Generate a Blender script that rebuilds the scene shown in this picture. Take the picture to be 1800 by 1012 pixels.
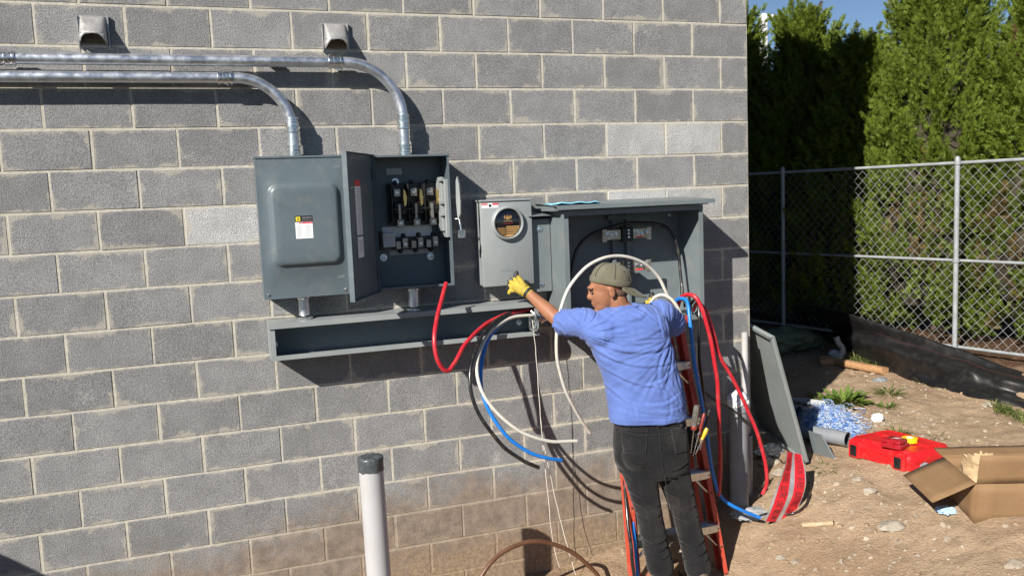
import bpy, bmesh, math, random
import numpy as np
from mathutils import Vector, Matrix, noise as mnoise
from mathutils.bvhtree import BVHTree
for o in list(bpy.data.objects): bpy.data.objects.remove(o, do_unlink=True)
random.seed(7)
SC = bpy.context.scene
COL = SC.collection
R = math.radians
# ------------------------------------------------------------------ camera
CAM = Vector((-3.3089, -4.7759, 2.1279)); CAM_ROT = (1.46276, 0.040135, -0.33654); FPX = 1498.6
cam_d = bpy.data.cameras.new('camera'); cam_d.sensor_fit = 'HORIZONTAL'; cam_d.sensor_width = 36.0
cam_d.lens = FPX / 1800 * 36; cam_d.clip_end = 2000; cam_d.clip_start = 0.05
cam = bpy.data.objects.new('camera', cam_d); COL.objects.link(cam)
cam.location = CAM; cam.rotation_euler = CAM_ROT; SC.camera = cam
# ------------------------------------------------------------------ sun, sky, exposure
SUN = Vector((1.33, 1.0, -1.06)).normalized()          # direction the light travels
W = bpy.data.worlds.new('World'); SC.world = W; W.use_nodes = True
wn = W.node_tree; wn.nodes.clear()
w_out = wn.nodes.new('ShaderNodeOutputWorld'); w_bg = wn.nodes.new('ShaderNodeBackground')
w_sky = wn.nodes.new('ShaderNodeTexSky'); w_sky.sky_type = 'NISHITA'; w_sky.sun_disc = False
w_sky.sun_elevation = math.asin(-SUN.z); w_sky.sun_rotation = math.atan2(-SUN.x, -SUN.y)
w_sky.air_density = 0.75; w_sky.dust_density = 0.05; w_sky.ozone_density = 3.0
w_tc = wn.nodes.new('ShaderNodeTexCoord'); w_mp = wn.nodes.new('ShaderNodeMapping'); w_mp.inputs['Scale'].default_value = (1, 1, 2.4); w_mp.inputs['Location'].default_value = (.35, .1, 0)
w_no = wn.nodes.new('ShaderNodeTexNoise'); w_no.inputs['Scale'].default_value = 3.1; w_no.inputs['Detail'].default_value = 9; w_no.inputs['Roughness'].default_value = .58
w_mr = wn.nodes.new('ShaderNodeMapRange'); w_mr.interpolation_type = 'SMOOTHSTEP'
w_mr.inputs[1].default_value = .58; w_mr.inputs[2].default_value = .76; w_mr.inputs[4].default_value = .85
w_mx = wn.nodes.new('ShaderNodeMix'); w_mx.data_type = 'RGBA'; w_mx.inputs[7].default_value = (7.0, 7.6, 8.6, 1)
wn.links.new(w_tc.outputs['Generated'], w_mp.inputs[0]); wn.links.new(w_mp.outputs[0], w_no.inputs['Vector'])
wn.links.new(w_no.outputs[0], w_mr.inputs[0]); wn.links.new(w_mr.outputs[0], w_mx.inputs[0])
wn.links.new(w_sky.outputs[0], w_mx.inputs[6]); wn.links.new(w_mx.outputs[2], w_bg.inputs[0])
wn.links.new(w_bg.outputs[0], w_out.inputs[0])
w_bg.inputs[1].default_value = 0.05
sun_d = bpy.data.lights.new('sun', 'SUN'); sun_d.energy = 5.0; sun_d.angle = R(0.5); sun_d.color = (1.0, .945, .86)
sun = bpy.data.objects.new('sun', sun_d); COL.objects.link(sun); sun.location = (-8, -8, 9)
sun.rotation_euler = SUN.to_track_quat('-Z', 'Y').to_euler()
SC.view_settings.view_transform = 'Standard'; SC.view_settings.look = 'None'; SC.view_settings.exposure = 0.74; SC.view_settings.gamma = 1.0
SC.render.engine = 'CYCLES'; SC.cycles.max_bounces = 5; SC.cycles.diffuse_bounces = 3; SC.cycles.transparent_max_bounces = 12
SC.render.resolution_x = 1024; SC.render.resolution_y = 575

# ------------------------------------------------------------------ where things stand (survey of the photograph)
CM = cam.rotation_euler.to_matrix()
def ray(px, py): return CM @ Vector(((px - 900) / FPX, -(py - 506) / FPX, -1))
def at(px, py, y):
    d = ray(px, py); return CAM + d * ((y - CAM.y) / d.y)
def atx(px, py, x):
    d = ray(px, py); return CAM + d * ((x - CAM.x) / d.x)
GX = [-40, -3, -1.6, -1.1, -.62, -.2, .1, .4, .7, 1.5, 2.2, 2.45, 2.6, 2.8, 6, 60]
GZ = [-.05, -.24, -.2, -.15, -.13, .05, .16, .24, .29, .34, .40, .43, .51, .60, .66, .66]
def fbm(x, y, s, o=4):
    return mnoise.fractal(Vector((x * s, y * s, 3.7)), 1.0, 2.1, o)
def ground_z(x, y, rough=True):
    z = float(np.interp(x, GX, GZ))
    if y < -1.5: z += min(.12 * (-1.5 - y), .5)
    if rough:
        z += .026 * fbm(x, y, 1.3, 3)
        if -4 < x < 4.5 and -3.5 < y < 7: z += .017 * fbm(x + 9, y, 5.5, 4) + .010 * max(0.0, fbm(x, y + 4, 14, 3)) ** 1.3
    return z
def gp(px, py):                                         # where the sight line meets the ground
    d = ray(px, py).normalized(); t = 2.0
    while t < 40:
        p = CAM + d * t
        if p.z <= ground_z(p.x, p.y):
            lo, hi = t - .06, t
            for _ in range(8):
                md = (lo + hi) / 2; p = CAM + d * md
                if p.z <= ground_z(p.x, p.y): hi = md
                else: lo = md
            return CAM + d * hi
        t += .06
    return p

# ------------------------------------------------------------------ node helpers
class NT:
    def __init__(s, m): s.m = m; s.t = m.node_tree; s.n = s.t.nodes; s.l = s.t.links
    def new(s, ty, **k):
        n = s.n.new(ty)
        for a, b in k.items(): setattr(n, a, b)
        return n
    def set(s, sock, v):
        if hasattr(v, 'is_output') or isinstance(v, bpy.types.NodeSocket): s.l.new(v, sock)
        else: sock.default_value = v
    def coord(s, kind='Object'): return s.new('ShaderNodeTexCoord').outputs[kind]
    def noise(s, vec, scale, detail=4, rough=.55, out=0):
        n = s.new('ShaderNodeTexNoise'); n.inputs['Scale'].default_value = scale; n.inputs['Detail'].default_value = detail
        n.inputs['Roughness'].default_value = rough
        if vec is not None: s.l.new(vec, n.inputs['Vector'])
        return n.outputs[out]
    def math(s, op, a, b=0.0, c=None, clamp=False):
        n = s.new('ShaderNodeMath', operation=op, use_clamp=clamp); s.set(n.inputs[0], a); s.set(n.inputs[1], b)
        if c is not None: s.set(n.inputs[2], c)
        return n.outputs[0]
    def range(s, v, a, b, c=0.0, d=1.0, smooth=True):
        n = s.new('ShaderNodeMapRange')
        if smooth: n.interpolation_type = 'SMOOTHSTEP'
        s.set(n.inputs[0], v); s.set(n.inputs[1], a); s.set(n.inputs[2], b); s.set(n.inputs[3], c); s.set(n.inputs[4], d)
        return n.outputs[0]
    def mix(s, f, a, b, blend='MIX'):
        n = s.new('ShaderNodeMix', data_type='RGBA', blend_type=blend)
        s.set(n.inputs[0], f); s.set(n.inputs[6], c4(a)); s.set(n.inputs[7], c4(b)); return n.outputs[2]
    def sep(s, v): return s.new_sep(v)
    def new_sep(s, v):
        n = s.new('ShaderNodeSeparateXYZ'); s.l.new(v, n.inputs[0]); return n.outputs
    def vadd(s, a, b, op='ADD'):
        n = s.new('ShaderNodeVectorMath', operation=op); s.set(n.inputs[0], a); s.set(n.inputs[1], b); return n.outputs[0]
    def bump(s, h, strength, dist):
        n = s.new('ShaderNodeBump'); n.inputs['Strength'].default_value = strength; n.inputs['Distance'].default_value = dist
        s.l.new(h, n.inputs['Height']); return n.outputs[0]
def c4(c):
    if isinstance(c, (tuple, list)) and len(c) == 3: return (*c, 1)
    return c
def base_mat(name):
    m = bpy.data.materials.new(name); m.use_nodes = True; t = NT(m)
    return m, t, t.n['Principled BSDF']
MATS = {}
def mat(name, col, rough=.5, metal=0.0, var=.12, vscale=6.0, fine=0.0, fscale=180, bump=0.0, bscale=120, bdist=.002, spec=.5, coat=0.0, dust=0.0, trans=0.0, alpha=1.0, rvar=.08, sheen=0.0):
    """a plain coloured surface with cloudy unevenness, fine grain, relief and dust"""
    if name in MATS: return MATS[name]
    m, t, p = base_mat(name)
    oi = t.new('ShaderNodeObjectInfo').outputs['Random']
    co = t.vadd(t.coord('Object'), oi)
    n1 = t.noise(co, vscale, 5, .6)
    c = t.mix(t.range(n1, .3, .7, 0, 1), tuple(x * (1 - var) for x in col), tuple(min(1, x * (1 + var)) for x in col))
    if fine > 0:
        c = t.mix(t.math('MULTIPLY', t.range(t.noise(co, fscale, 2, .5), .35, .65), fine), c, tuple(x * .35 for x in col))
    if dust > 0:
        d = t.range(t.noise(co, vscale * 2.3, 6, .65), .48, .72, 0, dust)
        c = t.mix(d, c, (.42, .34, .26))
    t.l.new(c, p.inputs['Base Color'])
    t.set(p.inputs['Roughness'], t.range(n1, .3, .7, max(.02, rough - rvar), min(1, rough + rvar)))
    p.inputs['Metallic'].default_value = metal; p.inputs['Specular IOR Level'].default_value = spec
    if coat: p.inputs['Coat Weight'].default_value = coat; p.inputs['Coat Roughness'].default_value = .15
    if sheen: p.inputs['Sheen Weight'].default_value = sheen
    if trans: p.inputs['Transmission Weight'].default_value = trans
    if alpha < 1: p.inputs['Alpha'].default_value = alpha
    if bump > 0: t.l.new(t.bump(t.noise(co, bscale, 4, .6), bump, bdist), p.inputs['Normal'])
    MATS[name] = m; return m

# ------------------------------------------------------------------ mesh helpers
class MB:
    def __init__(s): s.bm = bmesh.new()
    def box(s, x0, x1, y0, y1, z0, z1, bev=0.0, seg=1, M=None):
        r = bmesh.ops.create_cube(s.bm, size=1.0)['verts']
        for v in r:
            v.co = Vector(((x0 + x1) / 2 + v.co.x * (x1 - x0), (y0 + y1) / 2 + v.co.y * (y1 - y0), (z0 + z1) / 2 + v.co.z * (z1 - z0)))
        if bev > 0:
            es = list({e for v in r for e in v.link_edges})
            q = bmesh.ops.bevel(s.bm, geom=es, offset=bev, segments=seg, profile=.5, affect='EDGES')
            r = list({v for f in q['faces'] for v in f.verts} | {v for v in r if v.is_valid})
        if M is not None:
            for v in r: v.co = M @ v.co
        return s
    def rings(s, rings, cap0=True, cap1=True, close=False):
        vs = [[s.bm.verts.new(p) for p in ring] for ring in rings]
        n = len(vs[0])
        for a, b in zip(vs, vs[1:] + ([vs[0]] if close else [])):
            for i in range(n):
                j = (i + 1) % n
                try: s.bm.faces.new((a[i], a[j], b[j], b[i]))
                except ValueError: pass
        if not close:
            if cap0 and n > 2: s.bm.faces.new(vs[0][::-1])
            if cap1 and n > 2: s.bm.faces.new(vs[-1])
        return s
    def tube(s, pts, r, n=10, cap=True):
        pts = [Vector(p) for p in pts]; rr = r if isinstance(r, (list, tuple)) else [r] * len(pts)
        t = [(pts[min(i + 1, len(pts) - 1)] - pts[max(i - 1, 0)]).normalized() for i in range(len(pts))]
        u = t[0].orthogonal().normalized(); out = []
        for i, p in enumerate(pts):
            if i: u = (u - t[i] * u.dot(t[i])).normalized()
            w = t[i].cross(u)
            out.append([p + (u * math.cos(a) + w * math.sin(a)) * rr[i] for a in (2 * math.pi * k / n for k in range(n))])
        return s.rings(out, cap, cap)
    def lathe(s, prof, M, n=24, cap=True):                  # prof: (radius, height) along local z
        out = [[M @ Vector((r * math.cos(a), r * math.sin(a), h)) for a in (2 * math.pi * k / n for k in range(n))] for r, h in prof]
        return s.rings(out, cap, cap)
    def prism(s, poly, M, t):                               # poly in local xy, thickness t along local z
        return s.rings([[M @ Vector((x, y, 0)) for x, y in poly], [M @ Vector((x, y, t)) for x, y in poly]])
    def ell(s, c, rad, M=None, seg=20, ring=12):
        r = bmesh.ops.create_uvsphere(s.bm, u_segments=seg, v_segments=ring, radius=1.0)['verts']
        for v in r:
            q = Vector((v.co.x * rad[0], v.co.y * rad[1], v.co.z * rad[2]))
            v.co = (M @ (Vector(c) + q)) if M is not None else Vector(c) + q
        return s
    def limb(s, pts, rad, n=14):                            # tapered limb with round ends
        s.tube(pts, rad, n)
        for p, r in zip(pts, rad): s.ell(p, (r, r, r), None, 12, 8)
        return s
    def face(s, pts): s.bm.faces.new([s.bm.verts.new(p) for p in pts]); return s
    def grid(s, P):                                         # P[i][j] points
        vs = [[s.bm.verts.new(p) for p in row] for row in P]
        for a, b in zip(vs, vs[1:]):
            for i in range(len(a) - 1): s.bm.faces.new((a[i], a[i + 1], b[i + 1], b[i]))
        return s
    def mesh(s, name, smooth=None, recalc=True):
        if recalc: bmesh.ops.recalc_face_normals(s.bm, faces=s.bm.faces[:])
        me = bpy.data.meshes.new(name); s.bm.to_mesh(me); s.bm.free()
        if smooth is not None:
            me.shade_smooth(); me.set_sharp_from_angle(angle=R(smooth))
        return me
    def build(s, name, m, parent=None, smooth=35, recalc=True):
        return link(name, s.mesh(name, smooth, recalc), m, parent)
def link(name, me, m=None, parent=None):
    o = bpy.data.objects.new(name, me); COL.objects.link(o)
    if m is not None and not me.materials: me.materials.append(m)
    if parent is not None: adopt(o, parent)
    return o
def adopt(o, parent):
    o.parent = parent; o.matrix_parent_inverse = Matrix.Translation(-PLOC.get(parent.name, Vector()))
PLOC = {}
def tag(o, label, cat, group=None):
    o['label'] = label; o['category'] = cat
    if group: o['group'] = group
    return o
def thing(name, label, cat, loc=(0, 0, 0), group=None):
    o = bpy.data.objects.new(name, None); COL.objects.link(o); o.location = loc; o.empty_display_size = .05
    PLOC[o.name] = Vector(loc); return tag(o, label, cat, group)
def structure(o): o['kind'] = 'structure'; return o
def spline(pts, step=6):                                    # Catmull-Rom through the points
    p = [Vector(q) for q in pts]; p = [p[0] * 2 - p[1]] + p + [p[-1] * 2 - p[-2]]; out = []
    for i in range(1, len(p) - 2):
        a, b, c, d = p[i - 1], p[i], p[i + 1], p[i + 2]
        for k in range(step):
            t = k / step
            out.append(.5 * ((2 * b) + (c - a) * t + (2 * a - 5 * b + 4 * c - d) * t * t + (3 * b - a - 3 * c + d) * t ** 3))
    return out + [p[-2]]
def frame(o, x, y=None, z=None):                            # matrix with origin o and given axes
    x = Vector(x).normalized()
    z = Vector(z).normalized(); y = z.cross(x).normalized(); z = x.cross(y)
    return Matrix(((x.x, y.x, z.x, o[0]), (x.y, y.y, z.y, o[1]), (x.z, y.z, z.z, o[2]), (0, 0, 0, 1)))
def along(o, d):                                            # local z along d
    q = Vector(d).to_track_quat('Z', 'Y').to_matrix().to_4x4(); q.translation = o; return q
FRONT = lambda x, y, z: Matrix(((1, 0, 0, x), (0, 0, -1, y), (0, 1, 0, z), (0, 0, 0, 1)))   # local z faces the viewer (-Y), local y up
def rrect(x0, x1, z0, z1, r, n=5):
    out = []
    for cx, cz, a0 in ((x1 - r, z1 - r, 0), (x0 + r, z1 - r, 90), (x0 + r, z0 + r, 180), (x1 - r, z0 + r, 270)):
        for k in range(n + 1):
            a = R(a0 + 90 * k / n); out.append((cx + r * math.cos(a), cz + r * math.sin(a)))
    return out
def text_mesh(body, size, M, extr=0.0):                     # lettering as geometry, local xy plane of M
    cu = bpy.data.curves.new('lettering', 'FONT'); cu.body = body; cu.size = size; cu.align_x = 'CENTER'; cu.align_y = 'CENTER'; cu.extrude = extr
    cu.resolution_u = 2
    o = bpy.data.objects.new('lettering', cu); COL.objects.link(o)
    dg = bpy.context.evaluated_depsgraph_get(); me = bpy.data.meshes.new_from_object(o.evaluated_get(dg))
    bpy.data.objects.remove(o, do_unlink=True); bpy.data.curves.remove(cu)
    me.materials.clear()
    if M is not None: me.transform(M)
    return me
def remesh(mb, voxel, smooth_it=6, name='m'):               # melt the pieces into one continuous skin
    me = mb.mesh(name); o = bpy.data.objects.new('melt', me); COL.objects.link(o)
    a = o.modifiers.new('r', 'REMESH'); a.mode = 'VOXEL'; a.voxel_size = voxel
    b = o.modifiers.new('s', 'SMOOTH'); b.iterations = smooth_it; b.factor = .5
    dg = bpy.context.evaluated_depsgraph_get(); out = bpy.data.meshes.new_from_object(o.evaluated_get(dg))
    bpy.data.objects.remove(o, do_unlink=True); bpy.data.meshes.remove(me); out.name = name; out.shade_smooth(); return out
# ================================================================== SETTING: ground
def mat_dirt():
    m, t, p = base_mat('dirt'); g = t.new('ShaderNodeNewGeometry').outputs['Position']
    n1 = t.noise(g, 1.1, 6, .6); n2 = t.noise(g, 9, 6, .65); n3 = t.noise(g, 70, 4, .6); n4 = t.noise(g, 260, 2, .5)
    c = t.mix(t.range(n1, .35, .65), (.285, .195, .122), (.385, .28, .185))
    c = t.mix(t.range(n2, .45, .7, 0, .6), c, (.22, .15, .095))
    c = t.mix(t.range(n3, .58, .72, 0, .55), c, (.50, .43, .34))
    c = t.mix(t.range(n3, .42, .30, 0, .45), c, (.16, .11, .07))
    c = t.mix(t.range(n4, .62, .74, 0, .5), c, (.58, .53, .46))
    x = t.new_sep(g)
    # bark mulch beyond the chain link fence
    mul = t.range(t.math('ADD', x[0], t.math('MULTIPLY', t.noise(g, 3, 3), .3)), 2.75, 2.95)
    mc = t.mix(t.range(n3, .35, .65), (.045, .026, .016), (.15, .085, .05))
    c = t.mix(mul, c, mc)
    # unseen ground darkened to cut brown bounce light on the wall
    nl = t.math('MULTIPLY', t.noise(g, 1.5, 4), .5)
    bounce_cut = t.math('MAXIMUM', t.range(t.math('ADD', x[1], nl), -2.6, -2.9), t.math('MULTIPLY', t.range(t.math('ADD', x[0], nl), -2.2, -2.5), t.range(t.math('ADD', x[1], nl), -.75, -1.0)))
    c = t.mix(bounce_cut, c, t.mix(t.range(n2, .35, .65), (.035, .035, .037), (.065, .064, .064)))
    t.l.new(c, p.inputs['Base Color']); p.inputs['Roughness'].default_value = .95; p.inputs['Specular IOR Level'].default_value = .15
    h = t.math('ADD', t.math('MULTIPLY', n2, 1.0), t.math('ADD', t.math('MULTIPLY', n3, .45), t.math('MULTIPLY', n4, .15)))
    t.l.new(t.bump(h, .9, .03), p.inputs['Normal']); return m
DIRT = mat_dirt()
def axis(a, b, fine0, fine1, st):
    out = list(np.arange(fine0, fine1 + 1e-6, st)); d = st; v = fine0
    lo = []
    while v > a: d *= 1.35; v -= d; lo.append(v)
    hi = []; d = st; v = fine1
    while v < b: d *= 1.35; v += d; hi.append(v)
    return lo[::-1] + [float(q) for q in out] + hi
xs = axis(-400, 600, -2.4, 3.4, .028); ys = axis(-400, 600, -2.6, 4.2, .03)
gm = MB(); gm.grid([[Vector((x, y, ground_z(x, y))) for x in xs] for y in ys])
ground = structure(gm.build('ground', DIRT, smooth=180))

# ================================================================== SETTING: the block building
BL, BH, JT = .4064, .2032, .0088; TOPZ = 3.15
def stain(t, c, g, strength=1.0):                            # soil splashed and smeared up the foot of the wall
    x = t.new_sep(g)
    edge = t.range(x[0], -3.6, -2.2, .24, .44, False)
    nz = t.math('ADD', x[2], t.math('ADD', t.math('MULTIPLY', t.math('SUBTRACT', t.noise(g, 3.4, 7, .68), .5), .55), t.math('MULTIPLY', t.math('SUBTRACT', t.noise(g, 24, 6, .75), .5), .36)))
    f = t.range(t.math('SUBTRACT', nz, edge), .12, -.16, 0, .72 * strength)
    br = t.mix(t.range(t.noise(g, 14, 6, .7), .32, .68), (.165, .115, .078), (.29, .215, .15))
    f2 = t.range(t.math('ADD', nz, t.math('MULTIPLY', t.range(x[0], -2.9, -1.9, 0, 1), -.10)), .06, -.14, 0, .90)   # caked soil on the lowest courses
    c = t.mix(f, c, br); return t.mix(f2, c, t.mix(t.range(t.noise(g, 40, 5, .7), .35, .65), (.20, .14, .09), (.32, .24, .16))), f
def mat_block(name, hw, base, light=0.0, smear=True):
    m, t, p = base_mat(name); o = t.coord('Object'); g = t.new('ShaderNodeNewGeometry').outputs['Position']
    rnd = t.new('ShaderNodeObjectInfo').outputs['Random']
    n1 = t.noise(g, 7, 5, .6); n3 = t.noise(g, 150, 3, .65); n4 = t.noise(g, 330, 2, .6); n2 = t.noise(g, 30, 5, .6)
    k = t.math('MULTIPLY', t.range(rnd, 0, 1, .88, 1.10, False), t.range(n1, .3, .7, .88, 1.1))
    k = t.math('MULTIPLY', k, t.range(n3, .32, .66, .64, 1.28))
    sc = t.new('ShaderNodeVectorMath', operation='SCALE'); sc.inputs[0].default_value = base; t.l.new(k, sc.inputs['Scale'])
    c = t.mix(t.range(n4, .64, .74, 0, .55 + light * .3), sc.outputs[0], (.62, .60, .57))
    c = t.mix(t.range(n4, .38, .29, 0, .8), c, (.045, .045, .048))
    pit = t.range(t.noise(g, 85, 3, .5), .30, .24, 0, .8); c = t.mix(pit, c, (.05, .05, .052))
    # chalky white bloom on some faces
    c = t.mix(t.range(t.math('ADD', t.noise(g, 3.1, 6, .7), t.math('MULTIPLY', n3, .25)), .74, .92, 0, .6), c, (.56, .54, .52))
    # mortar wiped over the edges of the faces
    s = t.new_sep(o)
    dx = t.math('SUBTRACT', hw, t.math('ABSOLUTE', s[0])); dz = t.math('SUBTRACT', (BH - JT) / 2, t.math('ABSOLUTE', s[2]))
    d = t.math('MINIMUM', dx, dz)
    d2 = t.math('SUBTRACT', d, t.math('MULTIPLY', t.range(t.noise(g, 5.5, 6, .7), .40, .80, 0, 1), .055))
    sm = t.range(d2, .007, -.012, 0, .50)
    if smear: c = t.mix(sm, c, (.46, .42, .345))
    c, f = stain(t, c, g)
    t.l.new(c, p.inputs['Base Color']); p.inputs['Roughness'].default_value = .92; p.inputs['Specular IOR Level'].default_value = .2
    h = t.math('ADD', t.math('MULTIPLY', n3, 1.0), t.math('ADD', t.math('MULTIPLY', n4, .5), t.math('SUBTRACT', t.math('MULTIPLY', n2, .4), t.math('MULTIPLY', pit, 1.2))))
    t.l.new(t.bump(h, .75, .005), p.inputs['Normal']); return m
def mat_mortar():
    m, t, p = base_mat('mortar'); g = t.new('ShaderNodeNewGeometry').outputs['Position']
    n = t.noise(g, 40, 5, .65); n2 = t.noise(g, 5, 4)
    c = t.mix(t.range(n, .3, .7), (.37, .345, .29), (.53, .50, .43)); c = t.mix(t.range(n2, .4, .7, 0, .35), c, (.36, .32, .26))
    c, f = stain(t, c, g, .9)
    t.l.new(c, p.inputs['Base Color']); p.inputs['Roughness'].default_value = .95
    t.l.new(t.bump(t.noise(g, 190, 4, .7), .6, .004), p.inputs['Normal']); return m
GREY = (.224, .224, .225)
M_FULL = mat_block('concrete_block_face', (BL - JT) / 2, GREY); M_HALF = mat_block('concrete_half_block_face', (BL / 2 - JT) / 2, GREY)
M_PALE = mat_block('pale_concrete_block_face', (BL - JT) / 2, (.40, .40, .395), 1.0); M_MORTAR = mat_mortar()
wall = thing('block_building', 'grey concrete block building with pale mortar joints carrying the electrical boxes', 'building', (0, 0, 0))
HB = 6.05; BACK = 11.0; LEFT = -14.0
mb = MB(); e = .0028                                         # joint faces lie a little behind the block faces
mb.rings([[Vector((LEFT, e, z)), Vector((-e, e, z)), Vector((-e, BACK, z)), Vector((LEFT, BACK, z))] for z in (-.6, HB - .012)])
mb.build('mortar_bed', M_MORTAR, wall, smooth=None)
def block_mesh(w, name):
    b = MB(); b.box(-w / 2, w / 2, 0, .19, -(BH - JT) / 2, (BH - JT) / 2, .0035, 1); return b.mesh(name, None)
full_a = block_mesh(BL - JT, 'block'); half_a = block_mesh(BL / 2 - JT, 'half_block'); pale_a = block_mesh(BL - JT, 'pale_block')
full_a.materials.append(M_FULL); half_a.materials.append(M_HALF); pale_a.materials.append(M_PALE)
PALE = {(3, 1), (3, 2), (5, 1), (5, 2), (5, 8)}
rng = random.Random(4); far = MB()
for k in range(-14, 19):
    zc = TOPZ - BH * (k + .5)
    if zc + BH / 2 > HB: continue
    x = 0.0; i = 0
    while x > LEFT:
        if k % 2 and i == 0: w, me = BL / 2, half_a
        else: w, me = BL, (pale_a if (k, i) in PALE else full_a)
        xc = x - w / 2
        if -1 <= k <= 17 and xc > -5.1:
            o = bpy.data.objects.new('block', me); COL.objects.link(o); o.parent = wall
            o.location = (xc + rng.uniform(-.0012, .0012) - (.001 if i == 0 else 0), rng.uniform(-.0014, .0012), zc + rng.uniform(-.001, .001))
            o.rotation_euler = (rng.uniform(-.003, .003), rng.uniform(-.002, .002), rng.uniform(-.003, .003))
        else: far.box(xc - w / 2 + JT / 2, xc + w / 2 - JT / 2, 0, .1, zc - BH / 2 + JT / 2, zc + BH / 2 - JT / 2)
        x -= w; i += 1
    y = .2 if k % 2 == 0 else BL                               # the return wall round the corner
    while y < BACK:
        far.box(-.19, 0, y + JT / 2, y + BL - JT / 2, zc - BH / 2 + JT / 2, zc + BH / 2 - JT / 2); y += BL
fo = far.build('block', mat_block('outlying_block_face', 1.0, GREY, 0, False), wall, smooth=None); fo['kind'] = 'stuff'
M_COPE = mat('coping_metal', (.34, .35, .36), .45, .6)
cp = MB(); cp.box(LEFT, .04, -.04, .3, HB, HB + .06, .005); cp.box(-.3, .04, .3, BACK, HB, HB + .06, .005); cp.build('coping', M_COPE, wall)

# ================================================================== ELECTRICAL: shared surfaces
M_ENC = mat('grey_enamel', (.098, .128, .146), .42, .0, .06, 5, bump=.12, bscale=260, bdist=.0008, dust=.10, rvar=.06)
M_ENC2 = mat('light_grey_enamel', (.25, .272, .275), .42, .0, .05, 5, bump=.1, bscale=300, bdist=.0008, dust=.08)
M_CAB = mat('cabinet_enamel', (.145, .172, .182), .45, .0, .06, 4, bump=.12, bscale=260, bdist=.0008, dust=.12)
M_GALV = mat('galvanised_steel', (.66, .69, .73), .36, .9, .08, 22, fine=.10, fscale=60, bump=.06, bscale=70, rvar=.1)
M_ZINC = mat('zinc_plate', (.72, .73, .72), .26, 1.0, .12, 30, bump=.1, bscale=200)
M_BLACKP = mat('black_plastic', (.012, .012, .013), .38, 0, .2, 30, spec=.5)
M_BRASS = mat('brass', (.78, .55, .22), .28, 1.0, .12, 40)
M_TIN = mat('tinned_copper', (.36, .34, .31), .3, .8, .2, 24, bump=.15, bscale=40)
M_WHITEL = mat('white_label', (.78, .79, .80), .5, 0, .04, 10)
M_LTGREY = mat('label_grey', (.42, .44, .46), .5, 0, .1, 60)
M_INK = mat('black_ink', (.02, .02, .022), .5, 0, .05); M_REDINK = mat('red_ink', (.62, .05, .06), .5, 0, .05); M_YEL = mat('yellow_ink', (.80, .66, .03), .45, 0, .05)
M_GREYINK = mat('grey_ink', (.36, .37, .40), .5, 0, .05)
M_BOLT = mat('bolt_zinc', (.62, .70, .76), .3, 1.0, .15, 60)
def bolt(parent, x, y, z, r=.012, name='bolt'):              # hexagon bolt on a washer, facing the viewer
    b = MB(); b.lathe([(r * 1.35, 0), (r * 1.35, .002)], FRONT(x, y, z), 20); b.lathe([(r * .85, .0018), (r * .85, .007), (r * .6, .0085)], FRONT(x, y, z), 6)
    return b.build(name, M_BOLT, parent, smooth=30)

# ------------------------------------------------------------------ conduits
def conduit(label, z, xb, rad, xdown, zend, couplings, y=-.078):
    t = thing('conduit', label, 'conduit', (xdown, y, zend), 'galvanised conduits running along the block wall')
    r = .0285
    pts = [Vector((-7.5, y, z)), Vector((-6, y, z)), Vector((-5, y, z)), Vector((xdown - rad - .25, y, z))]
    arc = [Vector((xdown - rad + rad * math.sin(a), y, z - rad + rad * math.cos(a))) for a in (R(90 * k / 18) for k in range(19))]
    pts = pts + arc + [Vector((xdown, y, zend + .02))]
    MB().tube(pts, r, 24).build('pipe', M_GALV, t, smooth=60)
    def coupling(c, d, ln=.075):
        pr = [(r + .001, 0), (r + .007, .002), (r + .007, .012), (r + .003, .015), (r + .003, .026), (r + .0065, .029), (r + .0065, ln - .029), (r + .003, ln - .026), (r + .003, ln - .015), (r + .007, ln - .012), (r + .007, ln - .002), (r + .001, ln)]
        b = MB(); b.lathe(pr, along(Vector(c) - Vector(d).normalized() * ln / 2, d), 28)
        q = along(Vector(c), d); b.lathe([(.006, 0), (.006, .004)], q @ Matrix.Translation((0, -r - .006, .012)) @ Matrix.Rotation(R(90), 4, 'X'), 8)
        b.build('coupling', M_ZINC, t, smooth=28)
    for c in couplings:
        if c[0] == 'h': coupling((c[1], y, z), (1, 0, 0))
        else: coupling((xdown, y, c[1]), (0, 0, 1), c[2])
    b = MB(); b.lathe([(r + .012, 0), (r + .012, .006), (r + .009, .008), (r + .004, .010), (r + .004, .02)], Matrix.Translation((xdown, y, zend)), 28); b.build('locknut', M_ZINC, t, smooth=28)
    for xs_ in (-4.9, -3.75 if xdown < -2.6 else -2.95):       # strut bracket holding the pipe off the wall
        b = MB(); b.box(xs_ - .02, xs_ + .02, y + r, 0, z - .02, z + .02, .003); b.build('bracket', M_GALV, t)
    return t
conduit('upper galvanised conduit bending down into the open switch box', 2.872, 0, .30, -2.283, 2.362, [('h', -4.18), ('h', -2.635), ('v', 2.555, .08), ('v', 2.405, .06)])
conduit('lower galvanised conduit bending down into the closed switch box', 2.786, 0, .27, -2.88, 2.372, [('h', -3.20), ('v', 2.545, .08), ('v', 2.41, .06)])

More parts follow.
